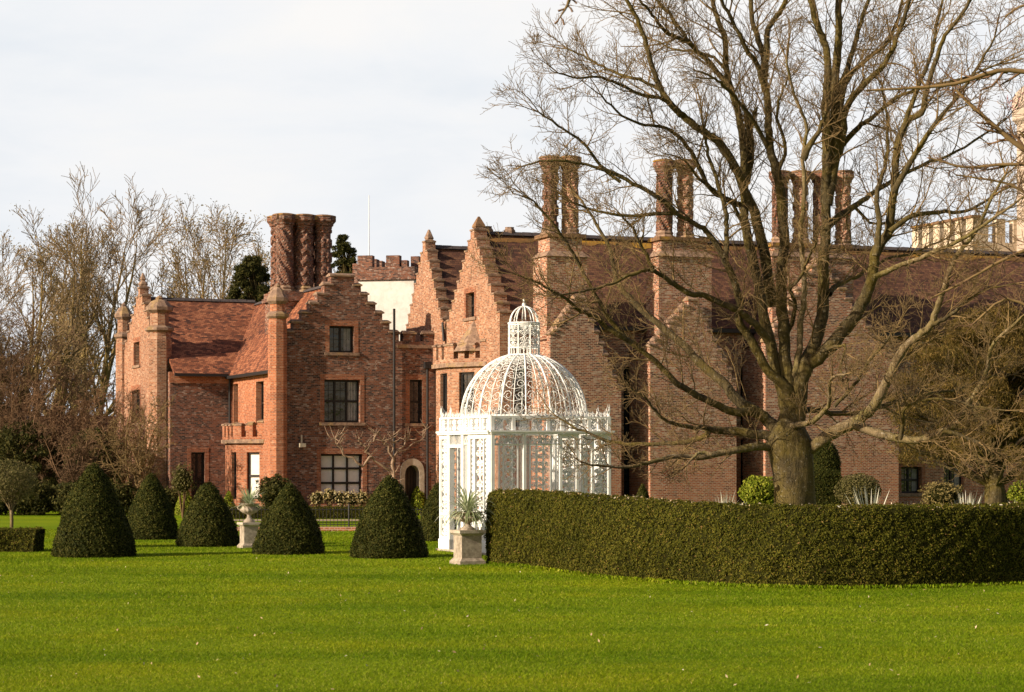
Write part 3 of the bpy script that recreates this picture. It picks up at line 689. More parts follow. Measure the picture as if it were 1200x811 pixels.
# three projecting gabled wings with chimney breasts behind them
def wing(xl, xr, xa, yap, yeL, yeR, vw, n, mat):
    a, b, c = U(xl, vw), U(xr, vw), U(xa, vw); fr = front(vw)
    zt = ZZ(yap, c, vw); cols = []
    for (s0, ze, sg) in ((a, ZZ(yeL, a, vw), 1), (b, ZZ(yeR, b, vw), -1)):
        L = abs(c-s0)-.22; st = L/n
        for i in range(n):
            z = ze+(zt-ze)*i/n; q = sorted((s0+sg*st*i, s0+sg*st*(i+1))); cols.append((q[0], q[1], z))
    cols.append((c-.22, c+.22, zt)); cols.sort()
    slab(fr, cols, -.2, [], .45, 'wing_wall', mat); caps(fr, cols, .45, h=.12, o=.05)
    zl, zr = ZZ(yeL, a, vw)-.1, ZZ(yeR, b, vw)-.1
    for f2, z in ((line((a, vm_), (a, vw+.45)), zl), (line((b, vw+.45), (b, vm_)), zr)):
        slab(f2, [(0, f2.L-.003, z)], -.2, [], .4, 'wing_side', mat)
    roof_plane('wing_roof', [(a-.05, vw+.4, zl-.1), (a-.05, vC, zl-.1), (c, vC, zt-.2), (c, vw+.4, zt-.2)], M['roof_dark'])
    roof_plane('wing_roof', [(c, vw+.4, zt-.2), (c, vC, zt-.2), (b+.05, vC, zr-.1), (b+.05, vw+.4, zr-.1)], M['roof_dark'])
VW = vm_-2.2
wing(645, 728, 680, 350, 392, 455, VW, 8, M['brick_dark'])
wing(762, 863, 812, 352, 405, 445, VW, 8, M['brick_dark'])
wing(897, 1053, 962, 305, 400, 428, VW, 11, M['brick_dark'])
def breast(xl, xr, ysh, ytop, shafts, ysb, yst, vb, d=1.5):
    a, b = U(xl, vb), U(xr, vb); z0 = ZZ(ysh, a, vb); z1 = ZZ(ytop, a, vb)
    m = MB(); m.box(a, b, vb, vb+d, -.1, z0); m.box(a+.18, b-.18, vb+.14, vb+d-.14, z0+.2, z1)
    st = m.build('chimney_breast', M['brick_dark'], house, uv=True)
    m = MB(); m.add([(a-.09,vb-.09,z0+.003),(b+.09,vb-.09,z0+.003),(b+.09,vb+d+.09,z0+.003),(a-.09,vb+d+.09,z0+.003),(a+.175,vb+.135,z0+.26),(b-.175,vb+.135,z0+.26),(b-.175,vb+d-.135,z0+.26),(a+.175,vb+d-.135,z0+.26)],
        [(3,2,1,0),(4,5,6,7),(0,1,5,4),(1,2,6,5),(2,3,7,6),(3,0,4,7)]); m.build('shoulder', M['coping'], st)
    m = MB(); m.box(a+.05, b-.05, vb+.03, vb+d-.03, z1+.004, z1+.16); m.build('shoulder', M['lichen_cap'], st)
    for i, px in enumerate(shafts):
        vs_ = vb+d/2; u = U(px, vs_); shaft(u, vs_, .32, z1+.12, ZZ(yst, u, vs_), (3,2,0,1,3)[(i+int(xl)) % 5], st, M['brick_dark'] if i % 2 else M['brick'])
    ua, ub = U(shafts[0], vb+d/2), U(shafts[-1], vb+d/2); zt = ZZ(yst, ua, vb+d/2)
    m = MB(); m.box(ua, ub, vb+d/2-.25, vb+d/2+.25, zt-.16, zt-.006); m.build('linking_cap', M['lichen_cap'], st)
VB = vm_-1.6
breast(641, 688, 300, 277, (645, 668), 278, 186, VB, 1.6)
breast(772, 834, 300, 281, (778.5, 803), 281, 190, VB, 1.3)
breast(905, 1000, 300, 288, (914, 938, 962, 988), 285, 203, VB, 1.3)
# drain pipes
def pipe(pts, r=.06, mat='lead', name='drain_pipe'):
    t = Tubes(); t.add([Vector(p) for p in pts], [r]*len(pts), 8); return t.build(name, M[mat], house)
pipe([(uz(461), -.12, .1), (uz(461), -.12, zz(461,362))]); 
for px, yt in ((500,432),):
    u_ = uz(px); pipe([(u_, -.12, .1), (u_, -.12, zz(px, yt))])
    m = MB(); m.box(u_-.16, u_+.16, -.28, -.01, zz(px,yt)+.004, zz(px,yt)+.3); m.build('rainwater_head', M['lead'], house)
pipe([(-.15, vA-.12, .1), (-.15, vA-.12, zEA-.1)])
pipe([(uD-.12, Vv(523,uD), ZZ(400,uD,vFar)), (uD-.12, Vv(521.5,uD), ZZ(378,uD,vFar))])
m = MB(); a_ = uz(353); m.box(a_-.15, a_+.13, -.33, -.1, zz(353,520)-.16, zz(353,520)+.02); m.box(a_-.03, a_+.03, -.1, -.01, zz(353,520)-.05, zz(353,520)+.4); m.build('flood_lamp', M['stone'], house)
m = MB()   # low plinth course all along the court front
fB.box(m, .45, uz(468), 0, .55, .004, .08); m.build('plinth', M['brick_dark'], house, uv=True)

# ------------------------------------------------------------------ white rendered tower, cream tower
TWY = 114.0; txa, txb = (419-CX)/F*TWY, (486-CX)/F*TWY; zof = lambda py: EYE+(HZ-py)/F*TWY
tw = empty('rendered_tower', ((txa+txb)/2, TWY, 0), R(-12), 'square tower with peeling white render and a brick battlement behind the court gables', 'tower')
hw = (txb-txa)/2; zt, zp, zm = zof(328), zof(313), zof(299)
m = MB(); m.box(-hw, hw, 0, 5, 0, zt-.003); m.build('shaft', M['render'], tw)
m = MB(); m.box(-hw-.12, hw+.12, -.12, 5.12, zt, zt+.15); m.box(-hw-.05, hw+.05, -.05, 5.05, zt+.15, zp)
for x0, x1, h_ in ((0,.27,0), (.52,.76,-.02), (.80,.90,-.28)): m.box(-hw-.05+2*hw*x0, -hw-.05+2*hw*x1, -.05, .4, zp, zm+h_)
for k in range(4):
    for x in (-hw-.05, hw-.4): m.box(x, x+.45, .9+k*1.1, 1.5+k*1.1, zp, zm)
m.box(-hw-.5, -hw-.053, .6, 1.4, zt-.6, zm-.35)
m.build('battlement', M['brick'], tw, uv=True)
t = Tubes(); fx = (422-CX)/F*TWY-(txa+txb)/2; t.add([(fx, 1.5, zp), (fx, 1.5, zof(224))], [.04,.016], 6); t.build('flagpole', M['white_iron'], tw)
ct = empty('cream_tower', (OX, OY, 0), ANG, 'cream battlemented tower rising behind the right end of the long roof', 'tower')
tv = 3.0; ua_ = U(1140, tv); va_ = Vv(1070, ua_); zc_ = ZZ(283, ua_, tv); zq = ZZ(255, ua_, tv)
m = MB(); m.box(ua_, ua_+4, tv, va_, 0, zc_)
for k in range(6):
    y = tv+(va_-tv)*(k/5.5); m.box(ua_, ua_+.4, y, y+(va_-tv)*.11, zc_, zq)
for k in range(4): m.box(ua_+.4+k*1.05, ua_+.95+k*1.05, tv, tv+.4, zc_, zq)
m.build('tower_wall', M['cream'], ct)
m = MB()
for k in range(6):
    y = tv+(va_-tv)*(k/5.5); m.box(ua_-.08, ua_+.48, y-.06, y+(va_-tv)*.11+.06, zq+.003, zq+.14)
m.build('coping', M['lichen_cap'], ct)
u2 = U(1224, tv-1); m = MB(); m.lathe(u2, tv-1, [(1.45,0),(1.45,ZZ(150,u2,tv)),(1.7,ZZ(144,u2,tv)),(1.7,ZZ(120,u2,tv)),(1.5,ZZ(112,u2,tv)),(.9,ZZ(100,u2,tv))], 8, PI/8)
m.build('stair_turret', stone_mat('pinkish_tower_stone', (.36,.29,.23), (.52,.43,.35), (.3,.2,.12), .3, 3), ct)
# small outbuilding in the trees at the left
ob = empty('garden_outbuilding', (*at(88, 600, 120).xy, 0), R(12), 'low brick outbuilding with a dull red roof half hidden by bare shrubs', 'outbuilding')
m = MB(); m.box(-2.6,2.4,0,5,0,2.7); m.build('wall', M['brick_dark'], ob, uv=True)
m = MB(); m.add([(-2.9,-.3,2.6),(2.7,-.3,2.6),(2.7,2.5,5.0),(-2.0,2.5,5.0),(2.7,5.3,2.6),(-2.9,5.3,2.6)], [(0,1,2,3),(3,2,4,5),(1,4,2),(0,3,5)]); m.build('roof', M['roof'], ob, uv=True)

# ------------------------------------------------------------------ the white ironwork aviary
av = empty('garden_aviary', (.337, 62.2, 0), R(24), 'white filigree ironwork aviary with ribbed dome and small lantern', 'aviary')
HALF = 1.8; ZC = EYE+(HZ-509)/F*61; ZP = EYE+(HZ-488)/F*61
def scrolls(w, h, unit=None):
    """2D polylines filling a w x h panel with paired scrolls, hearts and a centre stem"""
    L = []; unit = unit or w*1.0; n = max(1, int(round(h/unit))); uh = h/n
    for k in range(n):
        z0 = k*uh; fl = 1 if k % 2 else -1
        for sx in (-1, 1):
            for (cx, cz, r0, tr, ph) in ((.24*w, .30*uh, .20*w, 1.35, 0), (.25*w, .74*uh, .17*w, -1.25, PI)):
                pts = []
                for i in range(12):
                    t = i/11; r_ = r0*(1-.78*t); a = ph+fl*tr*2*PI*t; pts.append((w/2+sx*(cx+r_*math.cos(a)*.9), z0+cz+r_*math.sin(a)))
                L.append(pts)
            L.append([(w/2, z0), (w/2+sx*w*.16, z0+uh*.18), (w/2+sx*w*.05, z0+uh*.5), (w/2+sx*w*.22, z0+uh*.82), (w/2, z0+uh)])
        L.append([(w/2, z0+uh*.1), (w/2, z0+uh*.9)])
        L.append([(w*.5, z0+uh*.36), (w*.60, z0+uh*.5), (w*.5, z0+uh*.64), (w*.40, z0+uh*.5), (w*.5, z0+uh*.36)])
    return L
def fil(T, fr, a0, a1, z0, z1, w=-.02, r=.011, unit=None):
    r *= 1.25
    for pl in scrolls(a1-a0, z1-z0, unit): T.add([fr.P(a0+x, z0+z, w) for x, z in pl], [r]*len(pl), 4)
def bars(T, fr, a0, a1, z0, z1, n, w=-.02, r=.010):
    for i in range(n):
        x = a0+(a1-a0)*(i+.5)/n; T.add([fr.P(x, z0, w), fr.P(x, z1, w)], [r, r], 4)
sides = {'left': Fr((-HALF, HALF), (0,-1), (-1,0)), 'front': Fr((-HALF,-HALF), (1,0), (0,-1)), 'right': Fr((HALF,-HALF), (0,1), (1,0)), 'back': Fr((HALF,HALF), (-1,0), (0,1))}
for nm, fr in sides.items():
    ZB = .12
    if nm in ('left', 'right'):
        layout = [('pier',0,.62),('jamb',.62,.80),('door',.80,1.62),('jamb',1.62,1.80),('bars',1.80,2.08),('pier',2.08,3.6)]
    else:
        layout = [('post',0,.10),('bars',.10,.38),('fil',.38,.82),('bars',.82,.95),('post',.95,1.04),('bars',1.04,1.36),('fil',1.36,1.80),('bars',1.80,2.05),('pier',2.05,2.62),('bars',2.62,2.74),('fil',2.74,3.02),('pier',3.02,3.6)]
    for kind, a, b in layout:
        if kind == 'pier':
            m = MB(); e_ = .075 if b-a < 1 else .16
            fr.box(m, a, a+e_, ZB, ZC, -.09, .03); fr.box(m, b-e_, b, ZB, ZC, -.09, .03)
            fr.box(m, a+e_, b-e_, ZC-.12, ZC-.002, -.07, .02); fr.box(m, a+e_, b-e_, ZB, ZB+.3, -.07, .02); fr.box(m, a+e_, b-e_, 1.02, 1.08, -.07, .02)
            if b-a > 1: fr.box(m, a+.42, a+.48, ZB+.3, ZC-.12, -.06, .025); fr.box(m, b-.48, b-.42, ZB+.3, ZC-.12, -.06, .025)
            po = m.build('pier', M['white_iron'], av)
            T = Tubes()
            if b-a > 1:
                fil(T, fr, a+.48, b-.48, ZB+.3, ZC-.12, r=.017); fil(T, fr, a+.17, a+.41, ZB+.3, ZC-.12, r=.014); fil(T, fr, b-.41, b-.17, ZB+.3, ZC-.12, r=.014)
            else: fil(T, fr, a+e_, b-e_, ZB+.3, ZC-.12, r=.016, unit=.42)
            T.build('scrollwork', M['white_iron'], po)
        elif kind in ('jamb', 'post'):
            m = MB(); fr.box(m, a, b, 0.0 if kind == 'jamb' else ZB, ZC-.003, -.10, .05); m.build('post', M['white_iron'], av)
        elif kind == 'door':
            m = MB(); zd = ZC-.36; fr.box(m, a, b, zd, zd+.08, -.09, .04); o = m.build('door_head', M['white_iron'], av)
            T = Tubes(); bars(T, fr, a, b, zd+.08, ZC, 9, r=.012); T.build('spindle', M['white_iron'], o)
        elif kind == 'bars':
            T = Tubes(); bars(T, fr, a, b, ZB, ZC, max(3, int((b-a)/.042)), r=.009); T.build('bars', M['white_iron'], av)
        elif kind == 'fil':
            m = MB(); fr.box(m, a, a+.03, ZB, ZC-.3, -.05, 0); fr.box(m, b-.03, b, ZB, ZC-.3, -.05, 0); fr.box(m, a, b, ZC-.3, ZC-.26, -.05, .005); fr.box(m, a, b, 1.02, 1.08, -.05, .005)
            o = m.build('panel', M['white_iron'], av)
            T = Tubes(); fil(T, fr, a+.03, b-.03, ZB, ZC-.3, r=.013, unit=.40); fil(T, fr, a, b, ZC-.26, ZC, r=.012, unit=.26); T.build('scrollwork', M['white_iron'], o)
    # arcade strip under the cornice, cornice, parapet, cresting
    for (q0, q1) in ((.1,.95),(1.04,2.05),(2.62,3.02)) if nm in ('front','back') else ((1.8,2.08),):
        T = Tubes(); n = max(1, int((q1-q0)/.13))
        for i in range(n):
            x0 = q0+(q1-q0)*i/n; w_ = (q1-q0)/n
            T.add([fr.P(x0+w_*(.5-.45*math.cos(PI*j/6)), ZC-.26+.15*math.sin(PI*j/6), .01) for j in range(7)], [.013]*7, 4)
        T.add([fr.P(q0, ZC-.27, .01), fr.P(q1, ZC-.27, .01)], [.016,.016], 4)
        T.build('arcade', M['white_iron'], av)
    m = MB(); fr.box(m, -.02, 3.62, ZC, ZC+.05, -.10, .09); fr.box(m, -.05, 3.65, ZC+.05, ZC+.10, -.12, .12); fr.box(m, 0, 3.6, ZP-.05, ZP, -.05, .03)
    for x in (0, .62, 1.66, 2.08, 2.9, 3.5): fr.box(m, x, x+.10, ZC+.10, ZP-.05, -.06, .03)
    co = m.build('cornice', M['white_iron'], av)
    T = Tubes(); n = 9
    for i in range(n): fil(T, fr, 3.6*i/n+.02, 3.6*(i+1)/n-.02, ZC+.10, ZP-.05, r=.016, unit=.36)
    bars(T, fr, 0, 3.6, ZC+.10, ZP-.05, 46, r=.007)
    T.build('parapet_scrollwork', M['white_iron'], co)
    T = Tubes()
    for i in range(30):
        x = .06+3.48*i/29; big = 1 if i in (0, 6, 15, 23, 29) else 0
        hh = .34 if big else rnd.uniform(.10, .2)
        T.add([fr.P(x, ZP, 0), fr.P(x+rnd.uniform(-.02,.02), ZP+hh*.5, 0), fr.P(x+rnd.uniform(-.03,.03), ZP+hh, 0)], [.018, .014, .004], 4)
        if big or i % 2:
            for sx in (-1, 1): T.add([fr.P(x, ZP+hh*.2, 0), fr.P(x+sx*.06, ZP+hh*.55, 0), fr.P(x+sx*.03, ZP+hh*.8, 0)], [.014,.012,.005], 4)
    T.build('cresting', M['white_iron'], co)
m = MB(); m.box(-HALF-.1, HALF+.1, -HALF-.1, HALF+.1, -.05, .06); pl = m.build('plinth', M['stone'], av)
m = MB()
for nm, fr in sides.items():
    if nm in ('left','right'): fr.box(m, 0, .80, .064, .34, -.11, .06); fr.box(m, 1.62, 3.6, .064, .34, -.11, .06)
    else: fr.box(m, .004, 3.596, .064, .30, -.10, .05)
m.build('base_rail', M['white_iron'], av)
# dome
RD = 1.76; HD = EYE+(HZ-417)/F*62.2-ZP
def dome_pt(th, t, rr=1.0):    # t 0 base .. 1 top ring
    a = t*R(76); return (RD*rr*math.cos(a)*math.cos(th), RD*rr*math.cos(a)*math.sin(th), ZP+.02+HD*math.sin(a)/math.sin(R(76)))
for k in range(16):
    th = 2*PI*k/16; T = Tubes(); T.add([dome_pt(th, i/12) for i in range(13)], [.027]*13, 6); T.build('dome_rib', M['white_iron'], av)
T = Tubes()
for k in range(16):
    th0 = 2*PI*k/16; dth = 2*PI/16
    T.add([dome_pt(th0+dth/2, i/12) for i in range(13)], [.013]*13, 4)
    t = .01; r_i = 0
    while t < .93:
        wd = dth*.5*RD*math.cos(t*R(76)); dt = max(.05, wd*1.05/(RD*R(76)))
        for hx in (0, 1):
            for pl_ in ([(.5+.40*(1-.75*i/9)*math.cos(r_i*PI+2.5*PI*i/9*(1 if hx else -1)), .5+.42*(1-.75*i/9)*math.sin(r_i*PI+2.5*PI*i/9*(1 if hx else -1))) for i in range(10)],
                        [(0 if hx else 1, 0), (.5, .12), (1 if hx else 0, .5)]):
                T.add([dome_pt(th0+dth*.5*(hx+x), min(1, t+dt*y)) for x, y in pl_], [.0085]*len(pl_), 3)
        t += dt; r_i ^= 1
for t in (.0, .985): T.add([dome_pt(2*PI*i/48, t) for i in range(49)], [.028]*49, 5)
T.build('dome_scrollwork', M['white_iron'], av)
zl0 = dome_pt(0,1)[2]; zl1 = EYE+(HZ-379)/F*62.2; zl2 = EYE+(HZ-359)/F*62.2; rl = .435
T = Tubes()
for z, q in ((zl0, .028), (zl0+.20, .02), (zl1, .03), (zl1-.05, .02)): T.add([(rl*math.cos(2*PI*i/32), rl*math.sin(2*PI*i/32), z) for i in range(33)], [q]*33, 5)
for k in range(8):
    th = 2*PI*k/8; T.add([(rl*math.cos(th), rl*math.sin(th), zl0), (rl*math.cos(th), rl*math.sin(th), zl1)], [.024,.024], 5)
for k in range(28):
    th = 2*PI*k/28; T.add([(rl*math.cos(th), rl*math.sin(th), zl0), (rl*math.cos(th), rl*math.sin(th), zl0+.2)], [.014,.014], 4)
for k in range(8):
    wd = rl*2*PI/8
    for pl_ in scrolls(wd, zl1-zl0-.25, .3): T.add([(rl*math.cos(2*PI*k/8+x/rl), rl*math.sin(2*PI*k/8+x/rl), zl0+.2+z) for x, z in pl_], [.013]*len(pl_), 3)
T.build('lantern', M['white_iron'], av)
T = Tubes()
for k in range(10):
    th = 2*PI*k/10; T.add([(rl*.95*math.cos(a)*math.cos(th), rl*.95*math.cos(a)*math.sin(th), zl1+(zl2-zl1)*math.sin(a)) for a in [i/8*PI/2 for i in range(9)]], [.019]*9, 5)
T.add([(0,0,zl2-.02), (0,0,zl2+.06), (0,0,zl2+.14), (0,0,zl2+.18), (0,0,zl2+.23)], [.03,.06,.02,.04,.006], 8)
T.build('cupola', M['white_iron'], av)

# ------------------------------------------------------------------ clipped greenery
def topiary(px, halfpx, ybase, ytop, name, label, cat, mat='yew', group=None, yb=None, dens=2300, leaf=.030, prof=None, seed=0, fatten=1.0):
    Y = ground_Y(yb or ybase); c = at(px, ybase, Y); r = halfpx/F*Y; H = EYE+(HZ-ytop)/F*Y
    root = empty(name, (c.x, Y, 0), rnd.uniform(0,6), label, cat, group)
    prof = prof or [(1.0,0),(1.03,.05),(.99,.14),(.93,.25),(.84,.37),(.73,.49),(.61,.61),(.48,.73),(.35,.83),(.23,.91),(.11,.97),(.001,1.0)]
    n = 48; vs = []; pr = catmull([Vector((a, b, 0)) for a, b in prof], 3)
    for q in pr:
        for i in range(n): a = 2*PI*i/n; vs.append((r*q.x*math.cos(a), r*q.x*math.sin(a), H*q.y))
    vs = np.array(vs); nd = vnoise(vs, 3.0, seed+px)*.025+vnoise(vs, 1.1, px)*.035
    rad = np.linalg.norm(vs[:,:2], axis=1, keepdims=True)+1e-6; vs[:,:2] *= 1+np.clip(nd[:,None]*1.2/rad, -.2, .2)*(rad > .05)
    fs = [(j*n+i, j*n+(i+1) % n, (j+1)*n+(i+1) % n, (j+1)*n+i) for j in range(len(pr)-1) for i in range(n)]
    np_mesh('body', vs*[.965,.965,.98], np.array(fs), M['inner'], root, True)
    area = PI*r*math.hypot(r, H)*1.2; P, N = sample(vs, fs, int(area*dens)); P = P+N*(nrg.normal(.0, .016, len(P))+.030*vnoise(P, 12, px)+.018*vnoise(P, 25, px))[:,None]
    P[:,2] = np.maximum(P[:,2], .01)
    V, Fq = leaves(P, N, leaf, .5); np_mesh('foliage', V, Fq, M[mat], root)
    return root
yg = 'clipped yew cones on the lawn'
topiary(110, 47, 652, 543, 'yew_topiary', 'large dark clipped yew cone, leftmost on the lawn', 'topiary', group=yg)
topiary(177, 31, 632, 554, 'yew_topiary', 'clipped yew cone set back behind the leftmost large cone, before the end gable', 'topiary', group=yg)
topiary(244, 35.5, 640, 565, 'yew_topiary', 'clipped yew cone just left of the small urn on its pedestal', 'topiary', group=yg)
topiary(339, 40, 649, 565, 'yew_topiary', 'clipped yew cone just right of the left urn, below the white-curtained window', 'topiary', group=yg)
topiary(456, 43.5, 653, 557, 'yew_topiary', 'large clipped yew cone in front of the arched doorway', 'topiary', group=yg)
topiary(514, 26, 634, 566, 'yew_topiary', 'clipped yew cone half hidden behind the left side of the white aviary', 'topiary', group=yg)
topiary(753, 14, 608, 567, 'small_yew_topiary', 'small dark yew cone peeping over the hedge right of the aviary', 'topiary', yb=612)
topiary(893, 15, 608, 562, 'small_yew_topiary', 'small dark yew cone in front of the yellow-green bush', 'topiary', yb=614)
topiary(217, 11, 604, 571, 'golden_topiary', 'small yellow-green cone by the wall left of the bay, nearer of two', 'topiary', 'lime_leaf', leaf=.05, dens=900)
topiary(205, 10, 603, 572, 'golden_topiary', 'small yellow-green cone by the wall left of the bay, further of two', 'topiary', 'lime_leaf', leaf=.05, dens=900)
topiary(268, 9, 603, 575, 'golden_topiary', 'small yellow-green cone standing at the foot of the castellated bay', 'topiary', 'lime_leaf', leaf=.05, dens=900)
topiary(490, 8.5, 592, 570, 'golden_topiary', 'small rounded shrub in front of the arched stone doorway', 'topiary', 'lime_leaf', leaf=.05, dens=900, yb=604, prof=[(.6,0),(.95,.2),(1,.45),(.85,.75),(.4,.95),(.001,1)])
topiary(1170, 17, 614, 563, 'small_yew_topiary', 'dark yew cone at the foot of the evergreen trunk at the far right', 'topiary', yb=614)

def hedge(name, label, path, H, thick, mat, leaf, dens, closed_end=True, top_leaf=0, seed=0, hf=None):
    """path: list of (x,y) along the visible face, the body lies to its left when walking"""
    P = catmull([Vector((x,y,0)) for x, y in path], 8); n = len(P)
    T = [(P[min(i+1,n-1)]-P[max(i-1,0)]).normalized() for i in range(n)]
    sec = [(0,.0),(.0,.10),(-.03,.4),(-.02,.8),(.0,.96),(.06,1.0),(.5,1.012),(.94,1.0),(1,.95),(1,.4),(1,0)]
    vs = []
    for i in range(n):
        nn = Vector((-T[i].y, T[i].x, 0))
        for a, b in sec: q = P[i]+nn*thick*a; vs.append((q.x, q.y, H*b))
    k = len(sec); fs = [(i*k+j, (i+1)*k+j, (i+1)*k+j+1, i*k+j+1) for i in range(n-1) for j in range(k-1)]
    ends = []
    for i0 in (0, n-1): 
        for j in range(k//2): q = (i0*k+j, i0*k+j+1, i0*k+k-2-j, i0*k+k-1-j); ends.append(q if i0 else q[::-1])
    fs = [f for f in fs+ends if len(set(f)) == 4]
    vs = np.array(vs); z0 = vs[:,2].copy()
    if hf: vs[:,2] *= np.array([hf(x) for x in vs[:,0]])
    vs += (vnoise(vs, 2.2, seed)[:,None]*.05+vnoise(vs, .7, seed)[:,None]*.07+vnoise(vs, 5.5, seed)[:,None]*.025)*np.array([.6,1,.22]); vs[z0 == 0, 2] = 0
    root = empty(name, (0,0,0), 0, label, 'hedge')
    np_mesh('body', vs, np.array(fs), M['inner'], root, True)
    fa = np.array(fs); a_, b_, c_, d_ = (vs[fa[:,i]] for i in range(4)); area = (np.linalg.norm(np.cross(c_-a_, d_-b_), axis=1)/2).sum()
    Ps, N = sample(vs, fs, int(area*dens)); Ps = Ps+N*(nrg.normal(.012, .018, len(Ps))+.035*vnoise(Ps, 11, seed)+.02*vnoise(Ps, 23, seed))[:,None]; Ps[:,2] = np.maximum(Ps[:,2], .01)
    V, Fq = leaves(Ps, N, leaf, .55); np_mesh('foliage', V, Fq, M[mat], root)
    if top_leaf:
        up = N[:,2] > .7; Q = Ps[up][:top_leaf]+[0,0,.03]; V, Fq = leaves(Q, np.tile([0,0,1.], (len(Q),1)), .032, .6); np_mesh('dead_leaves', V, Fq, M['fallen'], root)['kind'] = 'stuff'
    return root
hedge('curved_hedge', 'tall clipped dark hedge curving round the big bare tree in the foreground', [(-.62,55.4),(-.30,54.6),(.46,53.3),(1.2,51.0),(2.14,48.5),(3.47,46.4),(5.0,45.1),(6.4,44.6),(8.4,44.9),(10.8,46.3),(13.2,49.0),(15,53)], 1.74, 1.5, 'hedge', .024, 2900, top_leaf=900, seed=3, hf=lambda x: 1.02 if x < .3 else (.915 if x > 5 else 1.02-.105*(x-.3)/4.7))
hedge('box_hedge', 'low square box hedge at the left edge of the lawn', [tuple(at(-60,647,ground_Y(647)).xy), tuple(at(-20,647,ground_Y(647)).xy), tuple(at(41,647,ground_Y(647)).xy)], .60, 1.1, 'hedge', .024, 1500, seed=5)
hedge('box_hedge', 'long low box hedge running behind the iron railings', [tuple(at(x,0,96.6).xy) for x in (232,300,360,428)], .50, .6, 'hedge', .03, 700, seed=7)
hedge('yew_block_hedge', 'dark squared yew hedge behind the trunk of the big bare tree', [tuple(at(x,0,72).xy) for x in (944,965,986)], EYE+(HZ-553)/F*72, .9, 'yew', .03, 1500, seed=9)
topiary(965, 19, 553, 517, 'domed_topiary', 'dark domed yew top clipped above the squared hedge behind the trunk', 'topiary', yb=F*EYE/75+HZ, prof=[(.35,0),(.42,.3),(.45,.66),(.98,.67),(1,.72),(.93,.84),(.66,.95),(.3,.99),(.001,1)])

def blob(name, label, cat, px, py_mid, rx, ry, Y, mat, leaf=.05, dens=700, group=None, stems=None, rough=.12):
    """irregular leafy shrub: volume of leaf clumps with gaps"""
    c = at(px, py_mid, Y); a, h = rx/F*Y, ry/F*Y
    root = empty(name, (c.x, Y, 0), 0, label, cat, group)
    n = int(4*PI*a*h*dens*1.1); D = nrg.normal(0,1,(n,3)); D /= np.linalg.norm(D, axis=1, keepdims=True)
    rr = (1-.30*nrg.random(n)**2)*(1+rough*vnoise(D, 3.1, px)+rough*.7*vnoise(D, 7, px))
    P = D*rr[:,None]*[a,a,h]+[0,0,c.z]; P = P[P[:,2] > .02]; N = P-[0,0,c.z]; N /= np.linalg.norm(N, axis=1, keepdims=True)
    V, Fq = leaves(P, N, leaf, .8); np_mesh('foliage', V, Fq, M[mat], root)
    T = Tubes()
    for k in range(9):
        an = rnd.uniform(0,2*PI); T.add([(0,0,0), (a*.3*math.cos(an), a*.3*math.sin(an), c.z*.6), (a*.7*math.cos(an), a*.7*math.sin(an), c.z+h*.4)], [.03,.02,.008], 4)
    T.build('stems', M['twig_brown'], root)
    # dark inner mass
    q = []; fs = []; nn = 20
    for j in range(11):
        for i in range(nn): ph = PI*j/10; th = 2*PI*i/nn; q.append((a*.78*math.sin(ph)*math.cos(th), a*.78*math.sin(ph)*math.sin(th), max(.0, c.z+h*.78*math.cos(ph))))
    for j in range(10):
        for i in range(nn): fs.append((j*nn+i, (j+1)*nn+i, (j+1)*nn+(i+1) % nn, j*nn+(i+1) % nn))
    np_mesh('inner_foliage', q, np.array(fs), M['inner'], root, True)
    return root
blob('round_shrub', 'bright yellow-green leafy bush left of the big bare trunk', 'shrub', 890, 577, 22, 20, 82, 'lime_leaf', .06, 500)
blob('round_shrub', 'rounded pale olive clipped bush right of the big bare trunk', 'shrub', 1005, 574, 28, 19, 72, 'olive', .03, 1300, rough=.04)
blob('brown_shrub', 'brown twiggy bush below the dark leaded window at the right', 'shrub', 1103, 581, 24, 17, 74, 'bud', .04, 420, rough=.3)
blob('low_shrub', 'small yellow-green bush at the right edge behind the hedge', 'shrub', 1196, 577, 15, 13, 76, 'lime_leaf', .05, 500)
blob('dark_shrub', 'dark olive shrub against the corner turret behind the left urn', 'shrub', 322, 577, 20, 19, 90, 'dark_leaf', .06, 500, rough=.25)
blob('weeping_shrub', 'dark shrub with arching tips beside the narrow ground-floor window', 'shrub', 214, 563, 13, 18, 97, 'olive', .05, 260, rough=.3)
for i, (px, py) in enumerate(((372,583),(386,580),(399,583),(412,584),(424,583))):
    blob('dried_hydrangea', ['hydrangea with pale dry heads under the white-curtained window, leftmost of five','hydrangea with pale dry heads under the white-curtained window, second from the left','hydrangea with pale dry heads at the middle of the bed under the white-curtained window','hydrangea with pale dry heads under the white-curtained window, second from the right','hydrangea with pale dry heads nearest the drain pipe, rightmost of five'][i], 'shrub', px, py+1, 9, 8.5, 98.4, 'dry_flower', .06, 170, 'dry hydrangeas under the ground floor window', rough=.3)

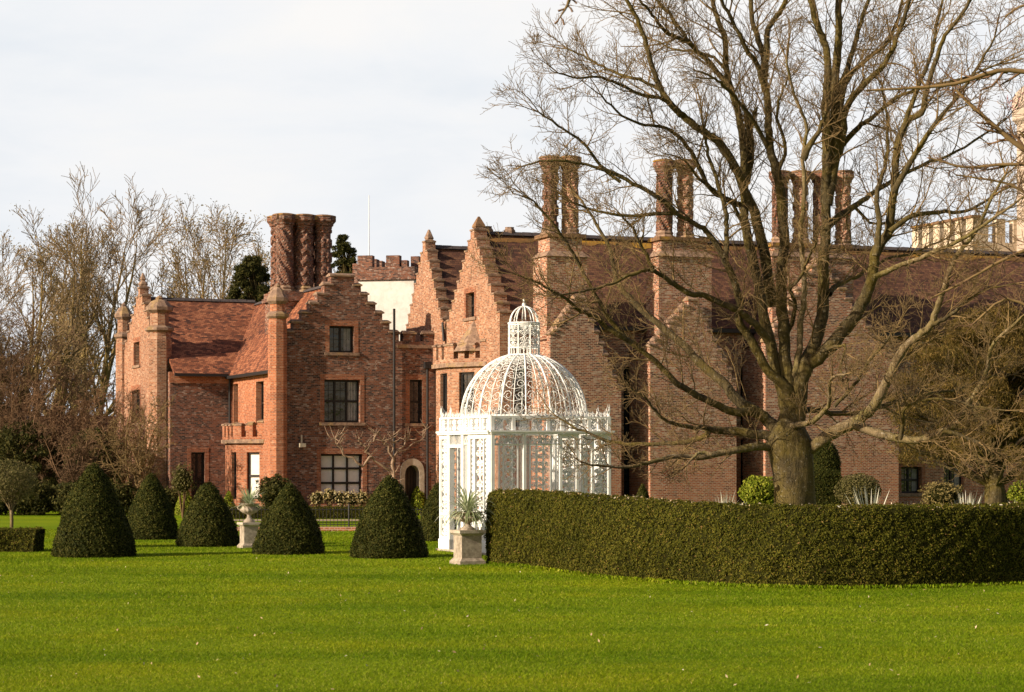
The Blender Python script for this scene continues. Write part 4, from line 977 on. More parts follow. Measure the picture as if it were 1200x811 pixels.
for px, w_, lb in ((-8, 26, 'dark laurel mass cut by the left edge behind the box hedge'), (38, 26, 'dark laurel mass under the outbuilding, left of the large yew cone'), (84, 22, 'dark laurel showing just left of the tip of the large yew cone'), (140, 20, 'dark laurel filling the gap between the two leftmost yew cones'), (196, 12, 'low dark laurel between the second and third yew cones')):
    blob('laurel_shrub', lb, 'shrub', px, 585, w_*1.15, 21 if px < 190 else 12, 103, 'dark_leaf', .08, 260, 'dark laurels closing the back of the lawn', rough=.2)
def spiky(name, label, cat, px, py, Y, n, L, mat, parent=None, z=None, droop=.9, w=.018, up=.35, top=1.45):
    c = at(px, py, Y); z = c.z if z is None else z
    vs = []; fs = []
    for k in range(n):
        a = rnd.uniform(0, 2*PI); e = rnd.uniform(up, top); l = L*rnd.uniform(.65, 1.1); d = Vector((math.cos(a)*math.cos(e), math.sin(a)*math.cos(e), math.sin(e))); s = Vector((-math.sin(a), math.cos(a), 0)); p = Vector((0,0,0)); prev = None
        for j in range(7):
            t = j/6; ww = w*(1-t)**.6+.001; A = p+s*ww; B = p-s*ww; vs += [A, B]
            if j: q = len(vs); fs.append((q-4, q-3, q-1, q-2))
            p = p+d*l/6; d = (d+Vector((0,0,-droop*.22*(.3+t)))).normalized()
    if parent: return np_mesh('foliage', [v+Vector((0,0,z)) for v in vs], fs, M[mat], parent)
    root = empty(name, (c.x, Y, 0), 0, label, cat); np_mesh('foliage', [v+Vector((0,0,z)) for v in vs], fs, M[mat], root); return root
spiky('spiky_plant', 'pale spiky plant standing behind the hedge near the olive bush', 'plant', 1020, 588, 70, 34, 1.75, 'silver', z=.0, droop=.10, w=.04, up=.95, top=1.5)
spiky('spiky_plant', 'pale spiky plant behind the hedge between the dark door and the evergreen trunk', 'plant', 1132, 588, 72, 30, 1.7, 'silver', z=.0, droop=.10, w=.04, up=.95, top=1.5)
spiky('silver_plant', 'low white feathery plant against the wing wall left of the yellow-green bush', 'plant', 849, 586, 80, 120, 1.45, 'silver', z=.0, droop=.25, w=.022, up=.7, top=1.5)
for px in (1060, 1188): spiky('silver_plant', 'small pale tuft on the bed below the dark leaded window' if px == 1060 else 'small pale tuft beside the evergreen trunk at the right', 'plant', px, 590, 73, 40, 1.25, 'silver', z=.0, droop=.2, up=.9, top=1.5)

# ------------------------------------------------------------------ urns
def urn(px, ybase, yped, yrim, halfped, label, plabel, droop):
    Y = ground_Y(ybase); c = at(px, ybase, Y); s = Y/F; hp = EYE+(HZ-yped)*s; hr = EYE+(HZ-yrim)*s; w = halfped*s
    ped = empty('urn_pedestal', (c.x, Y, 0), R(24), plabel, 'pedestal', 'stone pedestals on the lawn')
    m = MB(); q = w*.92
    def sq(a, b, z0, z1): m.add([(-a,-a,z0),(a,-a,z0),(a,a,z0),(-a,a,z0),(-b,-b,z1),(b,-b,z1),(b,b,z1),(-b,b,z1)], [(3,2,1,0),(4,5,6,7),(0,1,5,4),(1,2,6,5),(2,3,7,6),(3,0,4,7)])
    sq(q*.98, q*.98, 0, hp*.10); sq(q*.94, q*.78, hp*.10, hp*.18); sq(q*.76, q*.76, hp*.18, hp*.84); m.build('block', M['urn'], ped)
    m = MB(); sq(q*.78, q*.96, hp*.84+.002, hp*.91); sq(q*1.0, q*1.0, hp*.912, hp); m.build('moulded_top', M['stone'], ped)
    u = empty('garden_urn', (c.x, Y, hp), 0, label, 'urn', 'planted stone urns')
    H = hr-hp; n = 48; vs = []; r = w*1.02
    prof = [(.52,0,0),(.52,.08,0),(.40,.13,0),(.22,.24,0),(.17,.36,0),(.26,.43,0),(.56,.50,1),(.78,.60,1),(.82,.70,.6),(.70,.76,0),(.66,.82,0),(.74,.90,0),(1.0,.97,0),(1.02,1.0,0),(.92,1.0,0),(.80,.93,0)]
    for a_, z, g_ in prof:
        for i in range(n):
            th = 2*PI*i/n; rr = r*a_*(1+.07*g_*math.cos(12*th)); vs.append((rr*math.cos(th), rr*math.sin(th), H*z))
    fs = [(j*n+i, j*n+(i+1) % n, (j+1)*n+(i+1) % n, (j+1)*n+i) for j in range(len(prof)-1) for i in range(n)]+[tuple((len(prof)-1)*n+i for i in range(n))]
    np_mesh('bowl', vs, fs, M['urn'], u, True)
    for sg in (-1, 1):
        T = Tubes(); T.add([(sg*r*(.7+.35*math.sin(PI*t/8)), 0, H*(.62+.30*t/8)) for t in range(9)], [.022]*9, 6); T.build('handle', M['urn'], u)
    p = empty('urn_plant', (c.x, Y, hp), 0, droop[1], 'plant', 'strap-leaved plants in the urns'); spiky('', '', '', px, ybase, Y, droop[2], droop[3], 'pale_leaf', p, z=H*.95, droop=droop[0], w=.022, up=-.1, top=1.25)
    return u
urn(292, 642, 612, 590, 12.5, 'stone urn with fluted bowl on the left pedestal among the yew cones', 'weathered stone pedestal between two yew cones on the left', (.7, 'pale strap-leaved plant growing in the left urn', 120, .66))
urn(548, 661, 621, 600, 18, 'stone urn with handles on the pedestal in front of the white aviary', 'weathered stone pedestal standing in front of the white aviary', (2.0, 'cascading variegated strap-leaved plant in the urn before the aviary', 170, 1.0))

# ------------------------------------------------------------------ railings
rl_ = empty('iron_railing', (*at(438, 0, 80).xy, 0), 0, 'low black iron railings on a brick kerb between lawn and house', 'railing')
Lr = (640-232)/F*80/2; m = MB(); m.box(-Lr, Lr, -.12, .12, 0, .16); m.build('kerb', M['brick_dark'], rl_, uv=True)
T = Tubes()
n = int(2*Lr/.13)
for i in range(n+1):
    x = -Lr+2*Lr*i/n; T.add([(x,0,.16),(x,0,.86)], [.010,.008], 4)
for z in (.24, .78): T.add([(-Lr,0,z),(Lr,0,z)], [.014,.014], 4)
T.build('bars', M['lead'], rl_)
for i in range(8):
    T = Tubes(); x = -Lr+2*Lr*i/7; T.add([(x,0,.1),(x,0,.95),(x,0,1.0)], [.028,.028,.006], 6); T.build('post', M['lead'], rl_)
m = MB(); p0, p1 = at(230,0,92.5), at(640,0,92.5)
m.quad((p0.x,93.2,.006),(p1.x,93.2,.006),(p1.x,95.4,.006),(p0.x,95.4,.006)); tag(m.build('gravel_path', M['gravel']), 'pale gravel path along the house front', 'path', kind='structure')
m = MB(); m.quad(*[tuple(world(a_, b_, .008)) for a_, b_ in ((.5,-2.6),(5.3,-2.6),(5.3,-.05),(.5,-.05))]); tag(m.build('flower_bed', M['soil']), 'dark soil bed along the wall', 'flower bed', kind='structure')

# ------------------------------------------------------------------ trees
def norm(v): return v.normalized() if v.length > 1e-9 else Vector((0,0,1))
def rvec(r): return Vector((r.gauss(0,1), r.gauss(0,1), r.gauss(0,1)))
class Tree:
    def __init__(s, seed): s.r = random.Random(seed); s.big = Tubes(); s.small = Tubes(); s.tips = []
    def chain(s, p, d, L, r0, r1, n, wob, trop):
        pts = [p]; q = d.normalized()
        for i in range(n):
            q = norm(q+rvec(s.r)*wob+Vector((0,0,trop))); pts.append(pts[-1]+q*(L/n))
        return pts, [r0+(r1-r0)*i/n for i in range(n+1)]
    def grow(s, p, d, L, r0, lev, P):
        n = 5 if lev < P['max'] else 4
        pts, rad = s.chain(p, d, L, r0, max(P['rmin'], r0*.35), n, P['wob'], P['trop'][min(lev, len(P['trop'])-1)])
        (s.big if r0 > P['bigr'] else s.small).add(pts, rad, 6 if r0 > P['bigr'] else (4 if r0 > .02 else 3))
        if lev >= P['max']: s.tips.append(pts[-1]); return
        s.side(pts, rad, L, lev, P)
    def side(s, pts, rad, L, lev, P, nchild=None, tmin=.2):
        nchild = nchild if nchild is not None else P['n'][min(lev, len(P['n'])-1)]
        m = len(pts)-1
        for k in range(nchild):
            t = tmin+(1-tmin)*(k+s.r.random())/nchild; f = t*m; i = min(int(f), m-1); a = pts[i].lerp(pts[i+1], f-i); rr = rad[i]+(rad[i+1]-rad[i])*(f-i)
            ax = norm(pts[i+1]-pts[i]); q = norm(rvec(s.r).cross(ax)); sp = R(s.r.uniform(*P['spread'])); d = norm(ax*math.cos(sp)+q*math.sin(sp)+Vector((0,0,P['up']*s.r.random())))
            s.grow(a, d, L*s.r.uniform(*P['ratio'])*(1.15-.5*t), max(P['rmin'], min(rr*s.r.uniform(.45,.65), P.get('cap', 9)*s.r.uniform(.5,1.1))), lev+1, P)
def bare_tree(px, ytop, Y, label, seed, name='bare_tree', spread=.55, stems=1, trunk=.28, buds=None, group='bare trees beyond the house', lean=0, matb='bark_ochre', dens=1.0, base_split=.22):
    c = at(px, 0, Y); H = (EYE+(HZ-ytop)/F*Y)*.86; root = empty(name, (c.x, Y, 0), 0, label, 'tree', group); t = Tree(seed)
    P = dict(max=3, n=[9,7,6,4], wob=.09, trop=[.06,.05,.03,.0], rmin=.015*Y/130, bigr=.06, spread=(20,52), ratio=(.46,.70), up=.3)
    for k in range(stems):
        a = t.r.uniform(0, 2*PI); ln = (0 if stems == 1 else t.r.uniform(.08,.22)); d = norm(Vector((math.cos(a)*ln+lean, math.sin(a)*ln, 1)))
        pts, rad = t.chain(Vector((0,0,0)), d, H*.96, trunk, .02, 12, .05, .06); t.big.add(pts, rad, 8)
        t.side(pts, rad, H*spread, 0, P, nchild=int(15*dens), tmin=base_split)
    t.big.build('trunk', M[matb], root); t.small.build('twigs', M['twig_far'], root)['kind'] = 'stuff'
    if buds:
        Q = np.array([tuple(p) for p in t.tips]); Q = np.repeat(Q, buds[1], axis=0)+nrg.normal(0, .18, (len(Q)*buds[1],3))
        V, Fq = leaves(Q, nrg.normal(0,1,Q.shape), buds[2], 1); np_mesh('buds', V, Fq, M[buds[0]], root)
    return root
bare_tree(106, 200, 140, 'tallest bare tree left of the end gable with dark upright stems', 21, stems=3, spread=.42)
bare_tree(45, 245, 135, 'bare tree with reddish buds near the left edge', 22, stems=3, spread=.42, buds=('bud', 1, .07))
bare_tree(8, 265, 130, 'bare spreading tree at the far left edge of the picture', 23, stems=2, spread=.45, buds=('bud', 1, .07))
bare_tree(80, 238, 150, 'slender bare tree with brownish buds between the two left trees', 24, stems=3, spread=.38, buds=('bud', 1, .08))
bare_tree(240, 222, 150, 'bare tree with pale yellow buds above the left range roof', 25, stems=3, spread=.48, buds=('bud', 2, .085))
bare_tree(178, 300, 155, 'thin bare tree just behind the end gable finial', 26, stems=2, spread=.5)
bare_tree(300, 275, 160, 'bare budding tree directly left of the clustered chimneys', 27, stems=2, spread=.5, buds=('bud', 2, .085))
bare_tree(-35, 300, 118, 'bare tree leaning in from the left edge, nearest of the row', 28, stems=3, spread=.5)
# evergreens beyond the house
def evergreen(px, ytop, ybot, halfpx, Y, label, mat, seed, leaf=.16, n=9000, name='evergreen_tree', droopy=False):
    c = at(px, 0, Y); H = EYE+(HZ-ytop)/F*Y; zb = max(.5, EYE+(HZ-ybot)/F*Y); r = halfpx/F*Y
    root = empty(name, (c.x, Y, 0), 0, label, 'tree', None); rg = np.random.default_rng(seed)
    t = Tree(seed); pts, rad = t.chain(Vector((0,0,0)), Vector((0,0,1)), H*.92, r*.09+.12, .04, 10, .04, .05); t.big.add(pts, rad, 8)
    nc = 260 if droopy else 240; C = []
    for k in range(nc):
        z = zb+(H-zb)*rg.random()**.8; f = (z-zb)/(H-zb); ro = r*math.sqrt(max(.02, 1-f**(2.6 if droopy else 3.2)))*rg.uniform(.35, 1.0); a = rg.uniform(0, 2*PI); C.append((ro*math.cos(a), ro*math.sin(a), z, rg.uniform(.09,.20)*r*(.8 if droopy else 1)))
        i = min(9, int(10*(z*.8)/H)); t.big.add([pts[i], pts[i].lerp(Vector(C[-1][:3]), .6)+Vector((0,0,.2)), Vector(C[-1][:3])], [.07,.05,.015], 4)
    C = np.array(C); i = rg.integers(0, nc, n); D = rg.normal(0,1,(n,3)); D /= np.linalg.norm(D, axis=1, keepdims=True); P = C[i,:3]+D*C[i,3:4]*rg.random((n,1))**.4*[1.15,1.15,.8]
    P = P[P[:,2] > .2]
    V, Fq = leaves(P, (P-C[i,:3][:len(P)]) if len(P) == n else rg.normal(0,1,P.shape), leaf, .8, asp=.16 if droopy else .3, droop=1.5 if droopy else 0, rng=rg); t.big.build('trunk', M['bark'], root); np_mesh('foliage', V, Fq, M[mat], root)
    return root
evergreen(295, 303, 480, 36, 138, 'dark green conifer rising behind the left range roof beside the twisted chimneys', 'dark_leaf', 31, leaf=.10, n=52000)
evergreen(402, 277, 480, 24, 150, 'dark evergreen crown showing between the twisted chimneys and the white tower', 'dark_leaf', 32, leaf=.10, n=40000)
evergreen(1168, 368, 538, 128, 84, 'drooping olive evergreen tree in front of the right end of the house', 'brownolive', 33, leaf=.075, n=140000, droopy=True)
evergreen(1262, 395, 560, 70, 80, 'dark olive evergreen at the right edge behind the bare tree', 'brownolive', 34, leaf=.075, n=50000, droopy=True)
evergreen(30, 500, 600, 60, 112, 'dark evergreen shrubbery tree at the left edge below the bare trees', 'dark_leaf', 35, leaf=.09, n=22000)
evergreen(112, 505, 600, 40, 108, 'dark evergreen bush behind the leftmost large yew cone', 'dark_leaf', 36, leaf=.09, n=16000)
evergreen(-20, 470, 600, 60, 118, 'tall dark evergreen filling the left edge behind the round-headed tree', 'dark_leaf', 37, leaf=.1, n=20000)

def thicket(px, ytop, Y, wpx, seed, label, nst=16, mat='twig_brown', buds=None):
    c = at(px, 0, Y); H = EYE+(HZ-ytop)/F*Y; root = empty('bare_shrub', (c.x, Y, 0), 0, label, 'shrub', 'bare shrubs below the left trees'); t = Tree(seed)
    P = dict(max=3, n=[7,5,4], wob=.22, trop=[.02,.0,.0], rmin=.011, bigr=.05, spread=(25,65), ratio=(.40,.62), up=.15)
    w = wpx/F*Y
    for k in range(nst):
        a = t.r.uniform(0, 2*PI); ln = t.r.uniform(.1, .75)*w/H; d = norm(Vector((math.cos(a)*ln, math.sin(a)*ln, 1))); L = H*t.r.uniform(.7, 1.02)
        pts, rad = t.chain(Vector((t.r.uniform(-.4,.4)*w, t.r.uniform(-.4,.4)*w, 0)), d, L, .05, .012, 7, .12, .03); t.small.add(pts, rad, 4)
        t.side(pts, rad, L*.5, 0, P, nchild=9, tmin=.25)
    t.small.build('stems', M[mat], root)
    if buds:
        Q = np.array([tuple(p) for p in t.tips]); V, Fq = leaves(Q, nrg.normal(0,1,Q.shape), .05, 1); np_mesh('buds', M and V, Fq, M[buds], root)
thicket(20, 360, 122, 60, 41, 'tall reddish-brown bare shrub at the left edge above the outbuilding', 18)
thicket(75, 430, 120, 55, 42, 'bare brown shrub directly behind the outbuilding roof', 16)
thicket(125, 450, 112, 40, 43, 'tangled bare shrub at the foot of the end gable', 16)
thicket(165, 470, 104, 38, 44, 'bare bush with arching stems before the end gable windows', 12, 'twig')
thicket(45, 455, 112, 50, 45, 'dense bare shrub above the round-headed little tree', 16)
thicket(0, 420, 115, 50, 46, 'dense bare shrub cut by the left edge of the picture', 16)
thicket(95, 490, 104, 40, 47, 'low brown shrub between the outbuilding and the yew cones', 14)
# round headed standard in the box hedge
st = empty('standard_tree', (*at(13, 0, 64).xy, 0), 0, 'small round-headed tree on a thin pale stem at the left edge', 'tree')
T = Tubes(); T.add([Vector((0,0,0)), Vector((.02,0,.8)), Vector((0,0,1.35)), Vector((-.05,0,1.9))], [.06,.05,.05,.03], 6)
for k in range(12):
    a = rnd.uniform(0,2*PI); T.add([Vector((0,0,1.1)), Vector((.3*math.cos(a), .3*math.sin(a), 1.6)), Vector((.6*math.cos(a), .6*math.sin(a), 2.0))], [.03,.02,.008], 4)
T.build('trunk', M['bark_light'], st)
D = nrg.normal(0,1,(9000,3)); D /= np.linalg.norm(D, axis=1, keepdims=True); P_ = D*(nrg.random((9000,1))**.3)*[.85,.85,.62]*(1+.1*vnoise(D,3)[:,None])+[-.08,0,1.98]
V_, F_ = leaves(P_, D, .03, .8); np_mesh('crown', V_, F_, M['olive'], st)

# wisteria-like espalier on the court wall
es = empty('espalier_tree', (*world(uz(452), -.5).xy, 0), 0, 'pale bare espaliered tree spread against the brick wall beside the doorway', 'tree')
T = Tubes(); o_ = world(uz(452), -.5)
def esp(pl, r0, r1):
    P = catmull([at(x, y, 98.0+(x-452)*.014) - Vector((o_.x, o_.y, 0)) for x, y in pl], 3); P = [p+Vector((rr_.gauss(0,.05), 0, rr_.gauss(0,.05))) if 0 < i < len(P)-1 else p for i, p in enumerate(P)]; T.add(P, [.72*(r0+(r1-r0)*i/(len(P)-1)) for i in range(len(P))], 6); return P
rr_ = random.Random(5)
for pl, a, b in (([(455,606),(456,580),(461,555),(461,538)],.13,.10), ([(461,555),(450,548),(436,535),(428,524),(421,513)],.09,.045), ([(436,535),(424,546),(412,538),(402,529),(394,520),(385,510)],.08,.04),
                 ([(461,538),(456,526),(450,517),(443,507)],.08,.04), ([(461,538),(467,529),(475,520),(481,511)],.08,.04), ([(467,529),(480,524),(492,515),(500,502)],.05,.02), ([(459,530),(458,518),(462,505)],.05,.02), ([(402,529),(398,517),(404,508)],.05,.03), ([(430,526),(437,517),(440,508)],.04,.02)):
    P = esp(pl, a, b)
    for k in range(8):
        p = P[rr_.randrange(len(P)//2, len(P))]; d = Vector((rr_.uniform(-1,1), rr_.uniform(-.6,.2), rr_.uniform(-.2,1))).normalized(); l = rr_.uniform(.25,.6); T.add([p, p+d*l*.5, p+d*l+Vector((0,0,.08))], [.028,.018,.008], 4)
T.build('trunk', plain('pruned_pale_bark', (.27,.19,.13), .9, .35, 5), es)

# ------------------------------------------------------------------ the big bare tree
TY = 56.0; TX = (928-CX)/F*TY
bt = empty('large_bare_tree', (TX, TY, 0), 0, 'very large spreading bare tree with mossy limbs standing inside the curved hedge', 'tree')
org = Vector((TX, TY, 0)); tr = Tree(99)
TP = dict(max=3, n=[8,6,4,3], cap=.026, wob=.14, trop=[.03,.04,.05,.05], rmin=.0050, bigr=.045, spread=(30,62), ratio=(.48,.74), up=.22)
def limb(pl, r0, r1, dy=0.0, nch=8, L=2.6, mat='bark', tmin=.15, dy0=0.0):
    """pl: pixel trace; dy: how far the tip leans away from (+) or towards (-) the camera; radii in pixels"""
    n = len(pl); P = []
    for i, (x, y) in enumerate(pl):
        Y = TY+dy0+(dy-dy0)*(i/(n-1))**1.1; P.append(at(x, y, Y)-org)
    P = catmull(P, 4); P = [p+Vector((tr.r.gauss(0,.012), tr.r.gauss(0,.03), tr.r.gauss(0,.012))) if 0 < i < len(P)-1 else p for i, p in enumerate(P)]
    s_ = TY/F*.90; rad = [(r0+(r1-r0)*(i/(len(P)-1))**.8)*s_*(1+.03*tr.r.gauss(0,1)) for i in range(len(P))]
    t = Tubes(); t.add(P, rad, 10 if r0 > 5 else 7); t.build('limb', M[mat], bt)
    tr.side(P, rad, L, 0, TP, nchild=int(nch*1.35), tmin=tmin)
    # leading shoots off the tip
    for k in range(3):
        d = norm((P[-1]-P[-3])+rvec(tr.r)*.25*(P[-1]-P[-3]).length); tr.grow(P[-1], d, L*.55, rad[-1]*.8, 1, TP)
# trunk
t = Tubes(); pl = [(929,664,34),(929,645,28),(929,620,25.5),(930,595,24.5),(930,570,24),(929,553,24.5),(927,538,25.5),(925,525,26.5),(924,514,25),(924,504,20),(925,492,14),(925,478,9)]
P = [at(x, y, TY)-org for x, y, r in pl]; ks = 20; vs = []; fs = []
for (x, y, r), p in zip(pl, P):
    for i in range(ks):
        a = 2*PI*i/ks; rr = r*TY/F*(1+.06*math.sin(3*a+p.z)+.05*math.sin(5*a+2.2*p.z)+.03*math.sin(9*a+1.1)); vs.append((p.x+rr*math.cos(a), p.y+rr*math.sin(a)*.95, p.z))
for j in range(len(pl)-1):
    for i in range(ks): k = (i+1) % ks; fs.append((j*ks+i, j*ks+k, (j+1)*ks+k, (j+1)*ks+i))
fs.append(tuple((len(pl)-1)*ks+i for i in range(ks)))
np_mesh('trunk', vs, fs, M['bark'], bt, True)
# low limbs to the left
limb([(912,522),(893,523),(864,527),(819,535),(788,535),(761,542),(726,547),(692,545)], 6.5, 1.3, -2.5, 12, 1.6, 'bark_light')
limb([(838,533),(822,530),(812,537),(805,545)], 3, 1.2, -1.5, 3, 1.0, 'bark_light', dy0=-1.2)
limb([(910,513),(895,510),(864,506),(833,504),(826,511),(802,518),(771,520),(723,519),(685,506),(655,490)], 7, 1.2, 1.5, 14, 1.8)
limb([(845,505),(828,502),(812,501),(788,496),(771,485),(757,468),(740,455)], 4, 1.2, -1.8, 9, 1.6)
limb([(915,507),(895,489),(868,472),(847,448),(826,430),(799,403),(771,379),(743,354),(723,330),(714,290),(698,262),(682,235)], 9, 1.6, 2.5, 18, 2.3)
limb([(880,482),(862,483),(835,472),(812,461),(792,448),(768,423),(733,396),(709,365),(685,323),(668,290),(648,262),(626,236)], 6, 1.3, -3, 18, 2.2)
limb([(740,402),(718,388),(696,372),(677,362),(667,353),(650,342),(628,330),(606,322)], 4, 1.0, -4.2, 10, 1.8, dy0=-2.2)
# left rising limb and its forks
limb([(925,470),(925,457),(898,432),(881,400),(867,379),(866,347),(852,310),(845,297),(830,273),(817,264),(793,251),(763,251),(731,253),(700,247),(672,238)], 7.5, 1.3, -2.0, 16, 2.2)
limb([(850,303),(851,280),(851,253),(842,216),(832,187),(827,162),(822,135)], 4, 1.5, -.5, 9, 1.7, dy0=-1.0)
limb([(793,251),(768,229),(734,211),(704,194),(682,167),(660,150),(632,132)], 3.6, 1.1, -3.2, 12, 2.0, dy0=-1.5)
limb([(727,213),(702,197),(672,190),(640,188),(612,195)], 2.4, 1.0, -3.4, 8, 1.7, dy0=-2.4)
limb([(900,400),(890,385),(870,368),(855,359),(824,346),(807,344),(786,330),(769,319),(759,316),(741,321),(717,332),(690,341),(655,346)], 5.5, 1.1, -3.8, 14, 1.9, dy0=-.5)
limb([(765,318),(758,300),(748,283),(742,268),(728,252)], 3, 1.0, -3.4, 6, 1.5, dy0=-2.6)
# big stem 2 (left of centre)
limb([(924,490),(918,465),(908,425),(897,380),(885,320),(876,275),(872,249),(873,199),(869,153),(862,123),(852,86),(850,49),(842,25),(835,0),(828,-60),(815,-140)], 9, 2.5, 2.0, 18, 3.2)
limb([(874,215),(879,180),(878,152)], 6, 5.5, 1.2, 3, 1.2, dy0=1.0)
limb([(905,360),(896,300),(884,249),(872,222),(857,187),(840,165),(820,152),(800,136),(793,129),(778,111),(767,87),(758,55),(747,22),(734,0),(715,-50),(700,-100)], 8, 1.8, -1.8, 18, 2.6, dy0=.8)
limb([(793,131),(778,117),(753,111),(728,100),(706,91),(678,91),(655,86)], 3, 1.1, -2.8, 11, 1.9, dy0=-.8)
limb([(788,122),(771,104),(749,93),(727,87),(706,78),(688,68),(664,57)], 3, 1.1, 0.4, 11, 1.9, dy0=-.8)
limb([(858,108),(838,80),(815,57),(797,33),(771,0),(745,-30)], 4.5, 1.6, 0.2, 11, 2.2, dy0=1.2)
limb([(815,57),(797,45),(780,37),(764,17),(749,0),(725,-25)], 3.5, 1.3, -.6, 9, 2.0, dy0=.6)
limb([(856,104),(852,86),(836,68),(812,60),(790,58),(770,48)], 3, 1.1, 2.5, 8, 1.8, dy0=1.4)
limb([(868,240),(850,232),(832,221),(813,184),(800,165),(780,150),(756,146),(728,135),(705,112)], 4.5, 1.2, -2.2, 13, 2.2, dy0=1.2)
limb([(872,262),(858,240),(836,222),(820,210),(804,190)], 3, 1.3, -.6, 6, 1.8, dy0=1.2)
# centre stem
limb([(926,500),(925,462),(919,403),(916,354),(916,317),(919,285),(916,249),(912,207),(904,182),(901,155),(900,123),(896,86),(899,62),(899,37),(908,22),(919,5),(930,-40),(935,-100)], 9.5, 2.5, 0.5, 16, 3.0)
limb([(897,90),(894,62),(884,32),(879,0),(872,-50),(866,-110)], 5, 2, 1.2, 9, 2.6, dy0=.4)
limb([(903,180),(887,148),(869,123),(852,104),(838,92)], 3.6, 1.6, -1.5, 8, 1.9, dy0=.3)
limb([(896,108),(887,74),(874,57),(859,25),(846,0),(835,-40)], 4, 1.8, -1.2, 9, 2.3, dy0=.3)
limb([(910,205),(921,173),(911,138),(915,112),(922,94)], 3, 1.2, -1.2, 7, 1.6, dy0=.3)
limb([(929,450),(936,418),(938,379),(943,342),(941,305),(938,273),(943,224),(941,187),(946,153),(938,128),(926,94),(922,70)], 5, 1.5, -2.0, 13, 1.8, 'bark_light')
limb([(941,187),(950,170),(962,148),(968,130)], 5, 2.2, -1.5, 6, 1.6, dy0=-1.4)
limb([(921,398),(932,360),(926,340),(938,325),(948,300),(956,285)], 3.4, 1.2, -3.0, 8, 1.4, dy0=.2)
# right stem pair
limb([(932,508),(938,465),(944,425),(959,391),(965,349),(965,305),(968,273),(968,224),(968,175),(968,123),(970,74),(965,47),(958,30),(951,7),(944,-40),(940,-100)], 10.5, 3, -0.5, 16, 3.0)
limb([(969,240),(978,187),(978,99),(983,49),(983,0),(986,-60),(984,-130)], 8, 3, 0.5, 14, 3.0, dy0=-.2)
limb([(976,195),(985,173),(992,128),(1012,99),(1037,74),(1051,44),(1066,0),(1080,-50)], 6, 2, -1.4, 13, 2.6, dy0=.2)
limb([(982,150),(990,99),(1010,74),(1040,50),(1052,20),(1060,-20)], 4.5, 1.6, 1.2, 11, 2.4, dy0=.4)
limb([(981,110),(996,70),(1006,35),(1018,0),(1030,-50)], 4.5, 2, 1.8, 9, 2.4, dy0=.4)
limb([(972,345),(980,335),(993,329),(1012,319),(1040,303),(1072,296),(1108,280)], 4, 1.2, 2.5, 10, 1.9, dy0=-.3)
limb([(970,265),(985,252),(1002,241),(1020,229),(1045,212),(1080,194),(1120,178),(1165,150)], 5.5, 1.4, 3.0, 13, 2.2, dy0=-.2)
limb([(983,175),(1007,148),(1020,140),(1050,115),(1085,102),(1130,92),(1170,75)], 4.2, 1.3, -2.0, 12, 2.2, dy0=.3)
limb([(1000,241),(1016,258),(1030,262),(1050,258)], 2.5, 1, 1.0, 5, 1.4, dy0=1.0)
# right forked limb
limb([(930,480),(943,433),(958,421),(980,398),(1002,371),(1017,342),(1022,322),(1027,293),(1042,270),(1045,243),(1048,225),(1051,173),(1064,141),(1079,133),(1086,106),(1098,67),(1108,42),(1128,15),(1145,-20)], 11, 1.8, -2.5, 20, 2.4)
limb([(1026,300),(1031,261),(1027,230),(1037,197),(1040,160),(1039,133),(1034,100)], 4.5, 1.4, -.5, 11, 1.9, dy0=-1.4)
limb([(1024,325),(1052,312),(1078,303),(1119,284),(1147,268),(1175,248),(1205,228)], 4, 1.3, -3.8, 13, 2.0, 'bark_light', dy0=-1.3)
limb([(1042,272),(1069,253),(1100,249),(1134,247),(1160,232),(1190,215)], 4, 1.2, -.5, 12, 2.0, dy0=-1.6)
limb([(1047,225),(1070,185),(1092,150),(1120,115),(1145,80),(1165,45)], 4.5, 1.3, -3.8, 14, 2.2, dy0=-1.9)
limb([(1050,175),(1062,140),(1075,105),(1092,60),(1100,20),(1110,-20)], 4, 1.5, -.6, 12, 2.3, dy0=-1.9)
limb([(962,412),(990,405),(985,430),(988,445)], 2.4, 1, -2.8, 5, 1.1, dy0=-.8)
# low right limbs
limb([(936,520),(952,523),(972,508),(1002,494),(1022,479),(1037,453),(1054,415),(1072,397),(1090,381),(1100,356),(1109,331),(1119,303),(1143,272),(1159,238),(1178,205)], 10, 1.5, -3.0, 20, 2.2, 'bark_light')
limb([(1000,497),(1031,508),(1054,514),(1077,516),(1101,508),(1121,494),(1141,464),(1156,438),(1162,406),(1185,383),(1210,362)], 6.5, 1.4, -4.2, 18, 2.0, 'bark_light', dy0=-.9)
limb([(922,502),(935,498),(952,494),(970,476),(972,450),(978,441),(992,438)], 5, 1.3, -3.5, 9, 1.3, 'bark_light')
limb([(932,485),(950,480),(981,485),(1013,483),(1050,470),(1085,462),(1125,455),(1165,440)], 5, 1.2, 2.8, 14, 2.0)
limb([(978,476),(1000,452),(1018,425),(1035,405),(1050,385)], 2.6, 1, -4.2, 9, 1.4, dy0=-2.4)
limb([(1055,514),(1058,500),(1060,480),(1078,470),(1110,468),(1150,478),(1195,482)], 3, 1, -3.8, 12, 1.7, dy0=-2.2)
limb([(1092,380),(1110,372),(1130,355),(1155,340),(1190,332)], 3.2, 1.1, -2.8, 11, 1.8, dy0=-1.8)
limb([(1105,505),(1130,512),(1150,520),(1165,532),(1190,536)], 3, 1, -3.6, 9, 1.5, dy0=-3.2)
tr.big.build('branches', M['bark'], bt); tr.small.build('twigs', M['twig'], bt)['kind'] = 'stuff'
print('twig polylines', sum(len(v) for v in tr.small.d.values()), sum(len(v) for v in tr.big.d.values()))

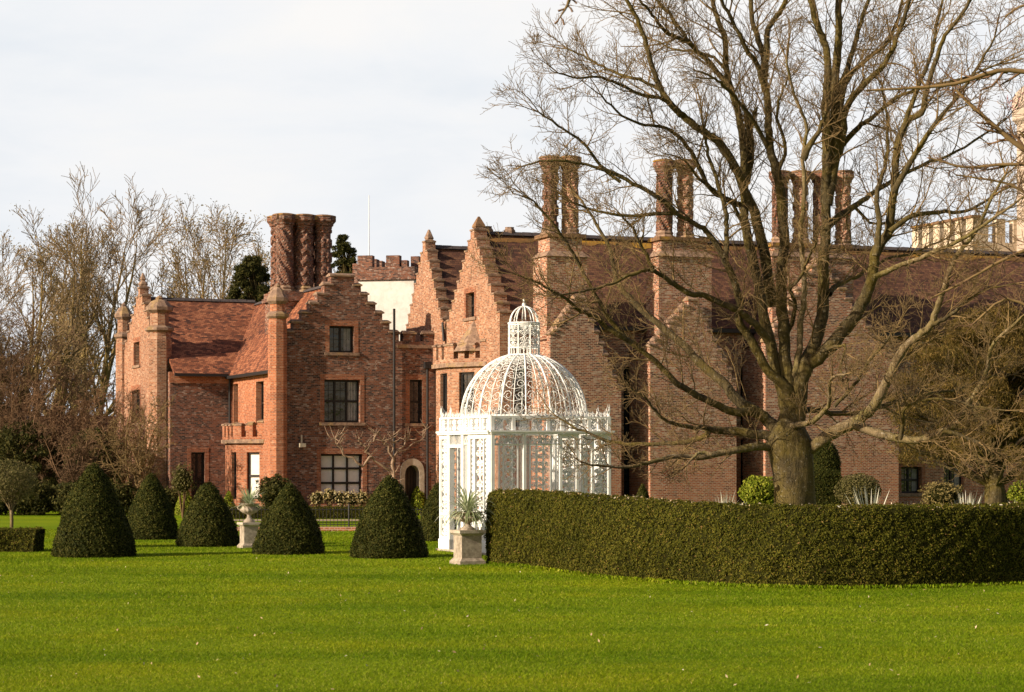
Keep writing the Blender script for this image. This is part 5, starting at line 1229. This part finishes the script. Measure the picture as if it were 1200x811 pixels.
# a second tree outside the right edge reaching boughs into the picture, nearer the camera
nt_ = empty('near_bare_tree', (8.6, 33, 0), 0, 'near bare tree at the right edge whose soft thin boughs cross the tower', 'tree'); o2 = Vector((8.6, 33, 0)); tn = Tree(55)
NP = dict(max=2, n=[8,6,4], wob=.16, trop=[.02,.02,.02], rmin=.004, bigr=.03, spread=(25,60), ratio=(.35,.6), up=.1)
t = Tubes(); t.add([Vector((0,0,0)), Vector((.05,0,2.5)), Vector((0,.1,5)), Vector((.15,0,8)), Vector((.3,0,11))], [.3,.25,.2,.12,.02], 10); t.build('trunk', M['bark'], nt_)
for pl, r0, r1, nn in (([(1280,90),(1210,85),(1170,83),(1120,98),(1070,103),(1015,106)], 4, 1.2, 9), ([(1290,200),(1210,178),(1180,160),(1140,125),(1120,105)], 5, 1.6, 9), ([(1290,170),(1230,190),(1170,193),(1130,196),(1090,185)], 3, 1, 9),
                       ([(1290,250),(1220,235),(1180,215),(1120,205)], 2.6, 1, 9), ([(1290,320),(1230,290),(1185,300),(1130,330),(1090,350)], 3, 1, 9), ([(1290,360),(1230,370),(1180,350),(1140,380)], 3, 1, 8), ([(1290,-10),(1230,0),(1195,8),(1178,20)], 2.4, 1, 3)):
    P = catmull([at(x, y, 33)-o2 for x, y in pl], 3); P = [Vector((.15, 0, min(9, P[0].z+.5)))]+P; s_ = 33/F
    rad = [(r0+(r1-r0)*i/(len(P)-1))*s_ for i in range(len(P))]; tn.big.add(P, rad, 6); tn.side(P, rad, .95, 0, NP, nchild=nn*2, tmin=.3)
P = catmull([at(1290,-160,33)-o2, at(1020,-130,29)-o2, at(800,-80,25)-o2, at(690,-40,22.5)-o2, at(672,-14,22)-o2, at(665,6,22)-o2, at(655,22,22)-o2], 3)
P = [Vector((.2, 0, 8.6))]+P; tn.big.add(P, [.055*(1-i/(len(P)))+.004 for i in range(len(P))], 6)
for (x0,y0,x1,y1) in ((665,6,671,14),(664,9,654,13),(657,20,661,29),(655,22,650,28),(668,-2,676,4)): tn.small.add([at(x0,y0,22)-o2, at((x0+x1)/2+1,(y0+y1)/2,22)-o2, at(x1,y1,22)-o2], [.006,.010,.012], 4)
tn.big.build('boughs', M['twig'], nt_); tn.small.build('twigs', M['twig_brown'], nt_)['kind'] = 'stuff'
Q = np.array([tuple(at(1186+nrg.normal(0,7), 120+nrg.normal(0,5), 33+nrg.normal(0,.1))-o2) for _ in range(70)]); V_, F_ = leaves(Q, nrg.normal(0,1,Q.shape), .022, 1); np_mesh('blossom', V_, F_, M['pink'], nt_)

# evergreen trunk behind the right part of the hedge is built into its tree; grass tufts at the hedge foot
P_ = []
for i in range(5200):
    t_ = rnd.random(); pth = [(-.62,55.2),(.46,53.1),(2.14,48.3),(3.47,46.2),(5.0,44.9),(6.4,44.4),(8.4,44.7),(10.8,46.1)]; f = t_*(len(pth)-1); k = min(int(f), len(pth)-2); a, b = pth[k], pth[k+1]
    P_.append((a[0]+(b[0]-a[0])*(f-k)+rnd.gauss(0,.10), a[1]+(b[1]-a[1])*(f-k)+rnd.gauss(0,.10), rnd.uniform(.0,.06)))
P_ = np.array(P_); V_, F_ = leaves(P_, nrg.normal(0,1,P_.shape)*[1,1,.1], .035, .2, droop=3)
tag(np_mesh('rough_grass', V_, F_, M['grass']), 'longer rough grass along the foot of the curved hedge', 'grass', kind='stuff')
